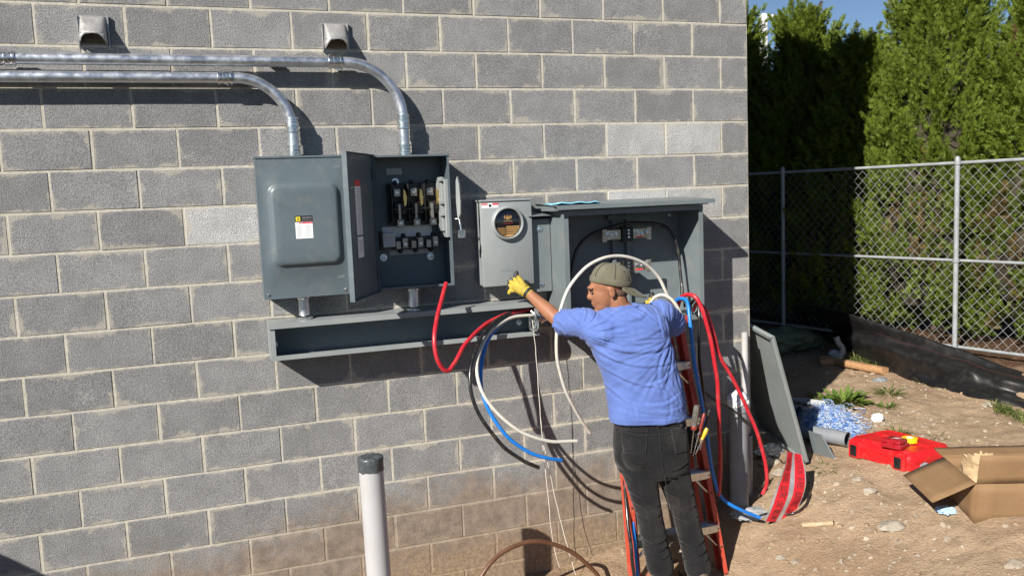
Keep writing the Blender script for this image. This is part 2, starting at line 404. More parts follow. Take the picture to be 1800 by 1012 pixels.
# ------------------------------------------------------------------ vent hoods
def vent(label, x0, x1, z0, z1):
    cx = (x0 + x1) / 2; t = thing('vent_hood', label, 'vent hood', (cx, 0, z0), 'metal vent hoods above the conduits')
    b = MB(); b.box(x0, x1, -.006, -.002, z0, z1, .001)
    b.box(x0 - .002, x0 + .003, -.02, -.002, z0, z1); b.box(x1 - .003, x1 + .002, -.02, -.002, z0, z1); b.build('back_plate', M_VENT, t)
    h = z1 - z0; w = (x1 - x0) / 2 - .006; rings = []
    for s in range(9):                                        # hood widens downward and outward
        u = s / 8; zz = z1 - .004 - u * h * .62; d = .012 + .078 * u ** .85; ww = w * (.86 + .12 * u)
        ring = []
        for k in range(17):
            a = math.pi * k / 16; c, sn = math.cos(a), math.sin(a)
            ring.append(Vector((cx + ww * (abs(c) ** .45) * (1 if c > 0 else -1), -.006 - d * (abs(sn) ** .45), zz)))
        rings.append(ring)
    g = MB(); g.grid(rings)
    low = []                                                  # the arched lower lip
    for k in range(17):
        a = math.pi * k / 16; q = rings[-1][k]; low.append(Vector((q.x, q.y * .96, q.z - .046 * abs(math.cos(a)) ** 1.2)))
    g.grid([rings[-1], low]); ho = g.build('hood', M_VENT, t, smooth=50, recalc=True)
    so = ho.modifiers.new('s', 'SOLIDIFY'); so.thickness = .002; so.offset = -1
    f = MB(); f.box(cx - w * .8, cx + w * .8, -.035, -.03, z0 + .012, z0 + h * .5, .002, M=None); f.build('damper_flap', M_DAMP, t)
M_VENT = mat('weathered_aluminium', (.46, .45, .44), .42, .55, .12, 14, fine=.2, fscale=90, bump=.1, bscale=90); M_DAMP = mat('brown_flap', (.11, .075, .045), .6, .3, .3, 30)
vent('metal vent hood on the wall at the far left of the photo', -3.872, -3.732, 2.94, 3.094)
vent('metal vent hood above the elbow of the upper conduit', -2.686, -2.548, 2.938, 3.088)

# ------------------------------------------------------------------ switch boxes
def enclosure(t, x0, x1, z0, z1, d, th=.003, m=M_ENC, open_front=False):
    b = MB(); b.box(x0, x1, -.012, -.006, z0, z1); b.build('back_panel', m, t)
    b = MB(); b.box(x0, x0 + th, -d, -.012, z0, z1); b.build('side_panel', m, t)
    b = MB(); b.box(x1 - th, x1, -d, -.012, z0, z1); b.build('side_panel', m, t)
    b = MB(); b.box(x0 + th, x1 - th, -d, -.012, z0, z0 + th); b.build('bottom_panel', m, t)
    b = MB(); b.box(x0 + th, x1 - th, -d, -.012, z1 - th, z1); b.box(x0 - .004, x1 + .004, -d - .008, -.006, z1, z1 + .004); b.box(x0 - .004, x1 + .004, -d - .008, -d - .005, z1 - .006, z1); b.build('top_panel', m, t)
def label_print(parent, M, w, h):                             # rating label: black head with maker's mark, red bar, two columns of print
    def pl(x0, x1, y0, y1, lift, m, name='label_print'):
        b = MB(); b.rings([[M @ Vector(q) for q in ((x0, y0, lift), (x1, y0, lift), (x1, y1, lift), (x0, y1, lift))], [M @ Vector(q) for q in ((x0, y0, lift + .0003), (x1, y0, lift + .0003), (x1, y1, lift + .0003), (x0, y1, lift + .0003))]])
        return b.build(name, m, parent, smooth=None)
    pl(-w / 2, w / 2, -h / 2, h / 2, .0002, M_WHITEL, 'label')
    hb = h * .27
    pl(-w / 2, w / 2, h / 2 - hb, h / 2, .0007, M_INK)
    s = hb * .68; x0 = -w / 2 + .05 * w; yb = h / 2 - hb * .84
    pl(x0, x0 + s, yb, yb + s, .0012, M_YEL); pl(x0 + s * .28, x0 + s * .72, yb + s * .25, yb + s * .75, .0017, M_INK); pl(x0 + s * .38, x0 + s * .6, yb + s * .38, yb + s * .62, .0022, M_YEL)
    mt = text_mesh('SQUARE D', h * .085, M @ Matrix.Translation((w * .2, h / 2 - hb * .35, .0013))); link('lettering', mt, M_GREYINK, parent)
    mt = text_mesh('by Schneider Electric', h * .05, M @ Matrix.Translation((w * .2, h / 2 - hb * .7, .0013))); link('lettering', mt, M_GREYINK, parent)
    pl(-w * .3, w / 2, h / 2 - hb * 1.28, h / 2 - hb * 1.04, .0007, M_REDINK)
    mt = text_mesh('DANGER', h * .045, M @ Matrix.Translation((-w * .18, h / 2 - hb * 1.16, .0013))); link('lettering', mt, M_WHITEL, parent)
    b = MB()
    for col in (-1, 1):
        for k in range(12):
            y = h / 2 - hb * 1.55 - k * h * .046; ln = w * random.uniform(.25, .38); x = -w * .44 if col < 0 else w * .06
            b.rings([[M @ Vector(q) for q in ((x, y, .0007), (x + ln, y, .0007), (x + ln, y + h * .012, .0007), (x, y + h * .012, .0007))], [M @ Vector(q) for q in ((x, y, .001), (x + ln, y, .001), (x + ln, y + h * .012, .001), (x, y + h * .012, .001))]])
    b.build('fine_print', M_GREYINK, parent, smooth=None)['kind'] = 'stuff'
S1 = thing('switch_box', 'closed grey steel switch box with raised cover panel and rating label', 'switch box', (-2.87, -.1, 1.65))
X0, X1, Z0, Z1, D = -3.087, -2.652, 1.645, 2.372, .20
enclosure(S1, X0, X1, Z0, Z1, D)
cv = MB()                                                     # the cover, pressed out in a big rounded panel
oz0, oz1, ox0, ox1 = Z0 - .004, Z1 - .004, X0 - .003, X1 + .003
rx0, rx1, rz0, rz1 = X0 + .047, X1 - .020, Z0 + .155, Z1 - .135
def lp(ins, y, r): return [Vector((x, y, z)) for x, z in rrect(rx0 + ins, rx1 - ins, rz0 + ins, rz1 - ins, r, 7)]
yb = -D - .003
n_l = len(lp(0, 0, .05)); outer = []
for q in lp(0, 0, .05):                                       # plate outline matched to the pressed loop
    outer.append(q)
def sq(q):
    cx, cz = (rx0 + rx1) / 2, (rz0 + rz1) / 2; dx, dz = q.x - cx, q.z - cz
    sx = ((ox1 if dx > 0 else ox0) - cx) / dx if abs(dx) > 1e-6 else 1e9; sz = ((oz1 if dz > 0 else oz0) - cz) / dz if abs(dz) > 1e-6 else 1e9
    k = min(sx, sz); return Vector((cx + dx * k, q.y, cz + dz * k))
edge = [sq(q) for q in lp(0, yb, .05)]
# snap the four nearest points onto the plate's corners
for cxx in (ox0, ox1):
    for czz in (oz0, oz1):
        i = min(range(n_l), key=lambda k: (edge[k] - Vector((cxx, yb, czz))).length); edge[i] = Vector((cxx, yb, czz))
cv.rings([[Vector((q.x, -D + .022, q.z)) for q in edge], edge, lp(0, yb, .05), lp(.006, yb - .004, .046), lp(.013, yb - .014, .042), lp(.020, yb - .020, .038), lp(.030, yb - .0225, .032), lp(.06, yb - .023, .02)], cap0=False)
cov = cv.build('cover', M_ENC, S1, smooth=50)
label_print(S1, FRONT(-2.868, yb - .0235, 2.008), .088, .118)
mt = text_mesh('ON', .022, FRONT(-2.68, yb - .001, 2.315)); link('lettering', mt, M_ENC2, S1)
mt = text_mesh('OFF', .022, FRONT(-2.69, yb - .001, 1.735)); link('lettering', mt, M_ENC2, S1)
for sx in (X0 + .02, X1 - .02):
    b = MB(); b.lathe([(.008, 0), (.008, .003), (.005, .004)], FRONT(sx, yb, Z0 + .02), 12); b.build('cover_screw', M_ZINC, S1)

S2 = thing('switch_box', 'open dark steel switch box full of breaker blades with its door swung out', 'switch box', (-2.285, -.1, 1.65))
A0, A1 = -2.497, -2.068
enclosure(S2, A0, A1, Z0, Z1 - .008, D)
b = MB(); b.box(A0, A0 + .012, -D - .002, -D, Z0, Z1 - .01); b.box(A1 - .012, A1, -D - .002, -D, Z0, Z1 - .01); b.box(A0 + .012, A1 - .012, -D - .002, -D, Z0, Z0 + .012); b.build('front_flange', M_ENC, S2)
hinge = Vector((A0, -D - .004, 0)); fr = at(607, 400, -.60); dd = Vector((fr.x - A0, fr.y - hinge.y, 0)).normalized(); nn = Vector((-dd.y, dd.x, 0))
if nn.x < 0: nn = -nn                                         # the door's inner side faces the box interior, away to the right
DM = Matrix(((dd.x, nn.x, 0, hinge.x), (dd.y, nn.y, 0, hinge.y), (0, 0, 1, 0), (0, 0, 0, 1)))   # local x across the door, local y out of its inner face
DW = .435; dz0, dz1 = Z0 - .006, Z1 + .0
b = MB(); b.box(0, DW, -.003, 0, dz0, dz1, M=DM); b.box(DW - .003, DW, 0, .022, dz0, dz1, M=DM); b.box(0, .003, 0, .018, dz0, dz1, M=DM); b.box(.003, DW - .003, 0, .022, dz1 - .003, dz1, M=DM); b.box(.003, DW - .003, 0, .022, dz0, dz0 + .003, M=DM)
door = b.build('door', M_ENC, S2)
b = MB(); b.box(.05, DW - .05, .0, -.0005 + .001, dz0 + .16, dz1 - .15, M=DM); b.build('door_inner_panel', M_ENC, door)
for (u0, u1, v0, v1, m) in ((.20, .285, 1.96, 2.235, M_WHITEL), (.20, .285, 1.845, 1.935, M_WHITEL), (.20, .285, 2.205, 2.235, M_REDINK), (.20, .285, 1.935, 1.95, M_WHITEL)):
    b = MB(); lift = .0015 if m is M_WHITEL else .0021; b.box(u0, u1, .001, lift, v0, v1, M=DM); b.build('door_label', m, door, smooth=None)
b = MB()
for k in range(26):
    v = 2.19 - k * .0125
    if 1.93 < v < 1.96: continue
    b.box(.208, .208 + random.uniform(.045, .07), .0016, .0021, v, v + .004, M=DM)
b.build('fine_print', M_GREYINK, door, smooth=None)['kind'] = 'stuff'
b = MB(); b.box(.33, .37, .001, .010, 2.195, 2.2, M=DM); b.box(.33, .335, .001, .010, 2.195, 2.21, M=DM); b.build('door_clip', M_ZINC, door)
for hz in (1.74, 2.27):
    b = MB(); b.lathe([(.007, -.035), (.007, .035)], Matrix.Translation((A0 - .004, -D - .004, hz)), 12); b.box(A0 - .003, A0 + .02, -D - .007, -D - .003, hz - .03, hz + .03); b.build('hinge', M_BLACKP, S2)
# inside the open box; lx, lz measured from its back left lower corner
def inbox(name, x0, x1, y0, y1, z0, z1, m, bev=.002, parent=None):
    b = MB(); b.box(A0 + x0, A0 + x1, -y1, -y0, Z0 + z0, Z0 + z1, bev); return b.build(name, m, parent or S2)
inbox('inner_label', .118, .205, .0125, .0135, .625, .66, M_LTGREY, 0)
for bx, bz in ((.165, .585), (.075, .165), (.345, .155)): bolt(S2, A0 + bx, -.0125, Z0 + bz, .015)
for bx, bz in ((.215, .105), (.305, .11), (.07, .12), (.285, .585), (.055, .58)):
    b = MB(); b.lathe([(.022, 0), (.022, .0012), (.019, .0014)], FRONT(A0 + bx, -.0122, Z0 + bz), 24); b.build('knockout', M_ENC, S2)
inbox('switch_base', .11, .395, .02, .045, .345, .575, M_BLACKP)
for k, bx in enumerate((.125, .218, .31)):
    inbox('pole_barrier', bx - .008, bx + .0, .045, .115, .36, .57, M_BLACKP)
    j = inbox('line_lug', bx + .012, bx + .052, .045, .085, .50, .545, M_TIN, .003)
    b = MB(); b.lathe([(.010, 0), (.010, .004), (.006, .0045), (.006, .001)], FRONT(A0 + bx + .032, -.085, Z0 + .522), 16); b.build('lug_screw', M_ZINC, j)
    b = MB(); pr = [(0, 0), (.012, .01), (.016, .05), (.008, .085), (.0, .095), (-.004, .05)]
    b.prism(pr, Matrix(((1, 0, 0, A0 + bx + .062), (0, 0, -1, -.10), (0, 1, 0, Z0 + .445), (0, 0, 0, 1))), .02); b.build('blade', M_BRASS, S2)
    inbox('arc_shield', bx + .01, bx + .085, .045, .10, .40, .47, M_BLACKP, .006)
    inbox('fuse_clip', bx + .025, bx + .04, .05, .125, .375, .46, M_TIN, .002)
    j = inbox('load_lug', bx + .02, bx + .06, .045, .10, .335, .375, M_TIN, .003)
    b = MB(); b.lathe([(.009, 0), (.009, .004)], FRONT(A0 + bx + .04, -.10, Z0 + .355), 6); b.build('lug_screw', M_ZINC, j)
    b = MB(); b.ell((A0 + bx + .03, -.04, Z0 + .578), (.012, .012, .014)); b.build('mount_boss', M_BLACKP, S2)
inbox('cross_bar', .12, .39, .10, .118, .425, .437, M_BLACKP, .003)
inbox('mechanism_plate', .385, .40, .06, .17, .30, .60, M_ENC2, .003)
inbox('mechanism_cover', .398, .424, .06, .195, .265, .585, M_ENC2, .004)
for bz in (.575, .45, .385): inbox('mechanism_tab', .375, .402, .15, .19, bz, bz + .02, M_ENC2, .002)
inbox('wiring_label', .075, .36, .0125, .014, .27, .335, M_WHITEL, 0); inbox('wiring_label', .11, .36, .0125, .014, .175, .20, M_LTGREY, 0)
inbox('fuse_base', .12, .385, .02, .05, .215, .275, M_BLACKP)
for k, bx in enumerate((.135, .222, .308)):
    j = inbox('load_terminal', bx, bx + .03, .05, .085, .21, .255, M_TIN, .003); j = inbox('load_terminal', bx + .035, bx + .068, .05, .095, .215, .272, M_TIN, .003)
    b = MB(); b.lathe([(.009, 0), (.009, .004), (.005, .0045)], FRONT(A0 + bx + .052, -.095, Z0 + .235), 14); b.build('lug_screw', M_ZINC, j)
    b = MB(); b.ell((A0 + bx + .05, -.05, Z0 + .282), (.014, .014, .016)); b.ell((A0 + bx + .03, -.05, Z0 + .20), (.014, .014, .016)); b.build('mount_boss', M_BLACKP, S2)
inbox('neutral_base', .048, .075, .02, .06, .21, .31, M_BLACKP)
j = inbox('neutral_block', .06, .13, .05, .10, .225, .305, M_LTGREY, .003)
for bx in (.082, .112):
    b = MB(); b.lathe([(.010, 0), (.010, .003), (.006, .0035)], FRONT(A0 + bx, -.10, Z0 + .287), 14); b.build('lug_screw', M_TIN, j)
# operating handle standing off the box's right side
b = MB(); pr = [(.0, -.10), (.016, -.07), (.020, 0), (.015, .09), (.004, .135), (-.006, .11), (-.010, 0), (-.006, -.08)]
hm = Matrix(((.6, 0, .8, A1 + .035), (-.8, 0, .6, -.215), (0, 1, 0, 2.11), (0, 0, 0, 1)))
b.prism(pr, hm, .012); b.build('handle', M_ENC2, S2, smooth=20)
b = MB(); b.tube([(A1, -.14, 2.01), (A1 + .045, -.20, 2.01), (A1 + .05, -.205, 1.95)], .006, 10); b.box(A1 + .03, A1 + .07, -.22, -.19, 1.905, 1.95, .003); b.build('handle_shaft', M_ZINC, S2)

# ------------------------------------------------------------------ pipe nipples between boxes and trough
def nipple(label, x, z0, z1):
    t = thing('pipe_nipple', label, 'pipe fitting', (x, -.1, z0), 'short pipes between the switch boxes and the trough')
    b = MB(); b.lathe([(.03, 0), (.03, z1 - z0)], Matrix.Translation((x, -.1, z0)), 28); b.build('pipe', M_GALV, t, smooth=40)
    b = MB(); b.lathe([(.043, 0), (.045, .004), (.045, .012), (.036, .02), (.031, .022)], Matrix.Translation((x, -.1, z0 + .0)), 12); b.build('locknut', M_ZINC, t, smooth=25)
    b = MB(); b.lathe([(.033, 0), (.036, .003), (.036, .012), (.033, .015)], Matrix.Translation((x, -.1, z1 - .022)), 24); b.build('collar', M_ZINC, t, smooth=25)
nipple('short metal pipe under the closed switch box', -2.883, 1.513, 1.643); nipple('short metal pipe under the open switch box', -2.283, 1.51, 1.643)

# ------------------------------------------------------------------ wire trough
T = thing('wire_trough', 'long open grey metal wire trough under the switch boxes', 'wire trough', (-2.3, -.1, 1.32))
G0, G1, gz0, gz1, GD = -3.075, -1.572, 1.318, 1.512, .19
b = MB(); b.box(G0, G1, -.011, -.005, gz0, gz1); b.build('back_panel', M_ENC, T)
b = MB(); b.box(G0 - .006, G1 + .004, -GD - .012, -.005, gz1 - .003, gz1, 0); b.box(G0 - .006, G1 + .004, -GD - .012, -GD - .009, gz1 - .028, gz1 - .003); b.build('top_panel', M_ENC2, T)
b = MB(); b.box(G0, G1, -GD, -.005, gz0 - .003, gz0); b.box(G0, G1, -GD - .003, -GD, gz0 - .003, gz0 + .022); b.build('bottom_panel', M_ENC2, T)
for gx in (G0, G1):
    b = MB(); b.box(gx - .0025 if gx == G0 else gx, gx + .0025 if gx != G0 else gx, -GD, -.011, gz0, gz1 - .003); s_ = 1 if gx == G0 else -1
    b.box(min(gx, gx + s_ * .025), max(gx, gx + s_ * .025), -GD - .0028, -GD - .0005, gz0 + .022, gz1 - .028); b.build('end_panel', M_ENC2, T)
for gx in (G0 + .03, G1 - .06): bolt(T, gx, -.0115, gz0 + .055, .013)
b = MB(); b.box(-2.27, -2.235, -GD - .0055, -GD - .003, gz0 - .002, gz0 + .03, .001); b.box(-2.262, -2.243, -GD - .008, -GD - .0055, gz0 + .01, gz0 + .026, .001); b.build('cover_clip', M_ENC2, T)
b = MB(); b.lathe([(.03, 0), (.03, .05), (.04, .052), (.04, .068), (.03, .07), (.03, .09)], along((G1 - .02, -.12, 1.41), (1, 0, 0)), 24); b.build('bushing', M_ZINC, T)
b = MB(); b.tube(spline([(G1 - .045, -.195, 1.46), (G1 - .03, -.215, 1.44), (G1 - .025, -.22, 1.40), (G1 - .035, -.22, 1.365), (G1 - .05, -.215, 1.355), (G1 - .06, -.21, 1.37), (G1 - .06, -.21, 1.43)]), .007, 10); b.build('pull_ring', M_ZINC, T)
# ------------------------------------------------------------------ meter socket
MT = thing('meter_box', 'light grey meter box with round black window showing a golden flag', 'meter box', (-1.725, -.07, 1.61))
m0, m1, mz0, mz1, MD = -1.880, -1.570, 1.612, 2.108, .14
b = MB(); b.box(m0 + .004, m1 - .004, -MD + .018, -.004, mz0 + .004, mz1 - .004, .004); b.build('housing', M_ENC2, MT)
b = MB(); b.box(m0, m1, -MD, -MD + .03, mz0, mz1 - .014, .006, 2); b.build('cover', M_ENC2, MT)
b = MB(); b.box(m0 - .003, m1 + .003, -MD - .006, -.004, mz1 - .012, mz1, .003); b.build('rain_cap', M_ENC2, MT)
RC = (-1.722, -MD, 1.972)
b = MB(); b.lathe([(.099, 0), (.099, .012), (.095, .022), (.088, .026), (.083, .024), (.081, .012), (.081, .004)], FRONT(*RC), 56, cap=False); b.build('ring', M_ENC2, MT, smooth=50)
M_GLASSK = mat('black_window', (.006, .006, .007), .08, 0, .1, 20, spec=.6, coat=.6)
win = MB(); win.lathe([(.0815, .003), (.0815, .008), (.078, .010), (.0, .0105)], FRONT(*RC), 48, cap=False); win = win.build('window', M_GLASSK, MT, smooth=40)
M_GOLD = mat('gold_print', (.62, .36, .14), .4, .35, .12, 60)
WM = FRONT(RC[0], RC[1] - .0112, RC[2])
def wquad(b, x0, x1, y0, y1, M=WM, t=.0006, rclip=.077):      # print patch clipped to the round window
    n = 10; lo = []; hi = []
    for i in range(n + 1):
        x = x0 + (x1 - x0) * i / n
        lim = math.sqrt(max(rclip ** 2 - x * x, 0)); a, c = max(y0, -lim), min(y1, lim)
        if c > a: lo.append((x, a)); hi.append((x, c))
    if len(lo) > 1: b.prism(lo + hi[::-1], M, t)
b = MB()
for k in range(5): wquad(b, -.012, .076, -.030 - k * .0115 + .0055, -.030 - k * .0115 + .0118)
wquad(b, -.04, .03, -.0765, -.0705); b.build('flag_stripe', M_GOLD, win, smooth=None)
b = MB()
for i in range(9):
    for j in range(8):
        x = -.066 + i * .0062 + (.0031 if j % 2 else 0); y = -.027 - j * .0053
        if x * x + y * y > .0752 ** 2 or x > -.014: continue
        st = [(x + (.0028 if q % 2 == 0 else .0013) * math.cos(q * math.pi / 5 + math.pi / 2), y + (.0028 if q % 2 == 0 else .0013) * math.sin(q * math.pi / 5 + math.pi / 2)) for q in range(10)]
        b.prism(st, WM, .0006)
b.build('flag_star', M_GOLD, win, smooth=None)
b = MB()                                                      # small emblem: two brackets round upright bars, a line of print below
for s in (-1, 1):
    arc = [(s * (.017 + .006 * math.sin(math.pi * k / 8)), .034 + (k / 8 - .5) * .022) for k in range(9)]; arc2 = [(s * (.017 - .001 + .001 * math.sin(math.pi * k / 8)), .034 + (k / 8 - .5) * .018) for k in range(8, -1, -1)]
    b.prism(arc + arc2, WM, .0006)
for x, h in ((-.009, .020), (-.003, .016), (.003, .016), (.009, .020)): b.prism([(x - .0022, .022), (x + .0022, .022), (x + .002, .022 + h), (x - .002, .022 + h)], WM, .0006)
b.prism([(-.012, .020), (.012, .020), (.009, .025), (-.009, .025)], WM, .0006); b.prism([(-.0015, .044), (.0015, .044), (0, .051)], WM, .0006)
for k in range(11): b.prism([(-.026 + k * .005, .0095), (-.0225 + k * .005, .0095), (-.0225 + k * .005, .0125), (-.026 + k * .005, .0125)], WM, .0006)
b.build('emblem', M_GOLD, win, smooth=None)
b = MB(); wquad(b, -.03, .03, -.0035, -.0025); b.build('emblem_line', M_REDINK, win, smooth=None)
LM = FRONT(-1.822, -MD - .0005, 2.077)
b = MB(); b.box(-1.872, -1.772, -MD - .001, -MD + .001, 2.062, 2.089); b.build('label', M_WHITEL, MT, smooth=None)
for x0, x1 in ((-1.872, -1.836), (-1.808, -1.772)):
    b = MB(); b.box(x0, x1, -MD - .0016, -MD - .0009, 2.078, 2.0885); b.build('label_bar', M_REDINK, MT, smooth=None)
b = MB(); b.lathe([(.0085, 0), (.0085, .0008)], FRONT(-1.822, -MD - .001, 2.075), 16); b.build('label_mark', M_INK, MT, smooth=None)
mt = text_mesh('CAUTION', .008, FRONT(-1.854, -MD - .0018, 2.0835)); link('lettering', mt, M_WHITEL, MT)
mt = text_mesh('milbank', .034, FRONT(-1.722, -MD - .0006, 1.705), .0008); link('embossed_mark', mt, M_ENC2, MT)
b = MB(); b.box(-1.738, -1.702, -MD - .012, -MD, mz0 + .004, mz0 + .024, .003); b.tube(spline([(-1.735, -MD - .01, mz0 + .02), (-1.74, -MD - .016, mz0 + .036), (-1.725, -MD - .018, mz0 + .046), (-1.71, -MD - .014, mz0 + .036), (-1.71, -MD - .01, mz0 + .02)]), .0028, 8); b.build('hasp', M_TIN, MT)
b = MB(); b.tube(spline([(-1.868, -.10, mz0), (-1.872, -.105, mz0 - .03), (-1.858, -.11, mz0 - .045), (-1.85, -.11, mz0 - .03), (-1.857, -.105, mz0 - .02)]), .0022, 7); b.build('seal_wire', M_BLACKP, MT)

# ------------------------------------------------------------------ transformer cabinet
CB = thing('metering_cabinet', 'big open grey metering cabinet with overhanging rain roof above the worker', 'cabinet', (-.985, -.15, 1.335))
c0, c1, cz0, cz1, CD = -1.440, -.535, 1.338, 2.028, .30
b = MB(); b.box(c0, c1, -.012, -.006, cz0, cz1); b.build('back_panel', M_CAB, CB)
for s, cx in ((1, c0), (-1, c1)):
    b = MB(); b.box(min(cx, cx + s * .003), max(cx, cx + s * .003), -CD, -.012, cz0, cz1)
    b.box(min(cx, cx + s * .028), max(cx, cx + s * .028), -CD - .003, -CD, cz0, cz1 - .03); b.build('side_panel', M_CAB, CB)
b = MB(); b.box(c0 + .003, c1 - .003, -CD, -.012, cz0, cz0 + .003); b.box(c0 + .028, c1 - .028, -CD - .003, -CD, cz0, cz0 + .03); b.build('bottom_panel', M_CAB, CB)
b = MB(); b.box(c0 + .003, c1 - .003, -CD, -.012, cz1 - .003, cz1); b.box(c0, c1, -CD - .004, -CD - .001, cz1 - .03, cz1); b.build('top_panel', M_CAB, CB)
rf = MB(); rf.rings([[Vector(q) for q in ((c0 - .06, -.002, cz1 + .045), (c0 - .06, -CD - .05, cz1 + .028), (c1 + .055, -CD - .05, cz1 + .028), (c1 + .055, -.002, cz1 + .045))], [Vector(q) for q in ((c0 - .06, -.002, cz1 + .049), (c0 - .06, -CD - .05, cz1 + .032), (c1 + .055, -CD - .05, cz1 + .032), (c1 + .055, -.002, cz1 + .049))]])
rf.box(c0 - .06, c1 + .055, -CD - .053, -CD - .0505, cz1 + .008, cz1 + .030); rf.box(c0 - .05, c1 + .045, -CD + .01, -.01, cz1 + .001, cz1 + .03)
roof = rf.build('rain_roof', M_CAB, CB)
# side flange between meter box and cabinet, with its own little rain lip
b = MB(); b.box(-1.575, c0 - .003, -.10, -.006, 1.555, 1.985, .003); b.build('side_channel', M_CAB, CB)
b = MB(); b.rings([[Vector(q) for q in ((-1.585, -.008, 2.022), (-1.595, -.15, 2.002), (c0 - .003, -.15, 2.002), (c0 - .003, -.008, 2.022))], [Vector(q) for q in ((-1.585, -.008, 2.025), (-1.595, -.15, 2.005), (c0 - .003, -.15, 2.005), (c0 - .003, -.008, 2.025))]]); b.build('rain_lip', M_CAB, CB)
bolt(CB, -1.51, -.1005, 1.925, .014); bolt(CB, -1.51, -.1005, 1.60, .012)
for bx, bz in ((c0 + .06, cz0 + .05), (c1 - .06, cz0 + .05), (c0 + .06, cz1 - .06), (c1 - .06, cz1 - .06)): bolt(CB, bx, -.0125, bz, .012)
# rack and bus bars; their places come from the photo at the depth of the rack
for px in (1078, 1103):
    q = at(px, 420, -.03); b = MB(); b.box(q.x - .012, q.x + .012, -.045, -.012, cz0 + .05, cz1 - .03, .002); b.build('rack_strut', M_CAB, CB)
b = MB(); q = at(1068, 383, -.04); q2 = at(1112, 383, -.04); b.box(q.x, q2.x, -.05, -.04, q.z - .015, q.z + .015, .002); b.build('rack_bar', M_CAB, CB)
M_NICK = mat('tinned_bus_bar', (.60, .55, .48), .25, .85, .2, 20, bump=.2, bscale=30)
def bus_row(py, y, left=True):
    k = at(1101, py, y); bl = MB(); bl.box(k.x - .034, k.x + .036, y - .02, y + .04, k.z - .045, k.z + .04, .005); bb = bl.build('insulator', M_BLACKP, CB)
    for dz in (-.02, .0, .02):
        g = MB(); g.lathe([(.008, 0), (.008, .004), (.005, .0045)], FRONT(k.x + .005, y - .02, k.z + dz), 12); g.build('terminal_screw', M_ZINC, bb)
    for s in ((-1, 1) if left else (1,)):
        g = MB(); xa, xb = (k.x - .165, k.x - .04) if s < 0 else (k.x + .044, k.x + .165)
        g.box(xa, xb, y - .005, y + .003, k.z - .03, k.z + .028, .001)
        g.box(xa if s < 0 else xb - .03, xa + .03 if s < 0 else xb, y - .011, y - .0055, k.z - .042, k.z + .034, .001); bus = g.build('bus_bar', M_NICK, CB)
        for f in (.2, .45, .7):
            g = MB(); g.lathe([(.013, 0), (.013, .002), (.0095, .0025), (.0095, .009), (.006, .010)], FRONT(xa + (xb - xa) * f + .005, y - (.0112 if ((f < .3 and s < 0) or (f > .6 and s > 0)) else .0055), k.z + (.004 if f != .45 else -.004)), 6); g.build('bus_bolt', M_ZINC, bus, smooth=25)
    if left:
        g = MB(); g.box(k.x + .06, k.x + .11, y - .0058, y - .0052, k.z - .028, k.z - .018); g.build('red_mark', M_REDINK, CB, smooth=None)
bus_row(411, -.10, True); bus_row(468, -.14, True)
# blue film left lying on the roof
M_FILM = mat('blue_film', (.25, .62, .82), .25, 0, .06, 9, spec=.5)
f0 = c0 - .055; fl = MB(); fl.grid([[Vector((f0 + u * .0295, -CD - .045 + v * .10, cz1 + .036 + .017 * v * .1 / .35 + .004 * math.sin(u * 1.7 + v * 3) + (.012 if v == 0 and u < 9 else 0))) for u in range(10)] for v in range(3)])
fo = fl.build('plastic_sheet', M_FILM, None, smooth=60); so = fo.modifiers.new('s', 'SOLIDIFY'); so.thickness = .006
tag(fo, 'light blue plastic sheet on the left end of the cabinet roof', 'plastic sheet')

# ------------------------------------------------------------------ cables
def jacket(name, col, rough=.33): return mat(name, col, rough, 0, .07, 9, fine=.12, fscale=26, spec=.5, dust=.12)
C_RED = jacket('red_jacket', (.46, .018, .030)); C_BLK = jacket('black_jacket', (.014, .014, .015), .22); C_BLU = jacket('blue_jacket', (.008, .17, .58)); C_WHT = jacket('white_jacket', (.56, .545, .49))
M_CU = mat('bare_copper', (.78, .40, .22), .35, 1.0, .15, 80)
def cable(name, label, m, r, pts, cat='cable', group=None, strand=(0, 1)):
    sp = spline([at(*q) for q in pts], 8); sp = [p + Vector((mnoise.noise(p * 7 + Vector((r * 900, 0, 0))), mnoise.noise(p * 7 + Vector((0, 5, 0))), mnoise.noise(p * 6 + Vector((0, 0, 9))))) * .005 for p in sp]
    t = thing(name, label, cat, sp[0], group)
    MB().tube(sp, r, 12).build('jacket', m, t, smooth=60)
    for e_ in strand:                                         # cut end: copper strands
        a, c = (sp[0], sp[1]) if e_ == 0 else (sp[-1], sp[-2]); d = (a - c).normalized()
        b = MB(); M_ = along(a - d * .002, d)
        b.lathe([(r * .62, 0), (r * .62, .0035)], M_, 10)
        for k in range(6): b.lathe([(r * .2, .003), (r * .2, .0045)], M_ @ Matrix.Translation((r * .4 * math.cos(k), r * .4 * math.sin(k), 0)), 6)
        b.build('copper_strands', M_CU, t)
    return t
cable('red_cable', 'red cable looping from the trough up to the open switch box', C_RED, .0118, [(785, 497, -.30), (772, 540, -.40), (764, 585, -.50), (767, 622, -.53), (777, 645, -.53), (788, 651, -.52), (798, 638, -.49), (820, 603, -.40), (850, 573, -.29), (888, 553, -.19), (925, 545, -.14), (945, 545, -.12)], strand=(0,))
cable('black_cable', 'black cable curving from the trough and ending furthest left and lowest', C_BLK, .0108, [(944, 549, -.13), (905, 548, -.16), (872, 563, -.24), (846, 592, -.33), (830, 632, -.40), (827, 672, -.45), (836, 712, -.48), (856, 750, -.50), (885, 784, -.51), (918, 808, -.51), (947, 822, -.50)], strand=(1,))
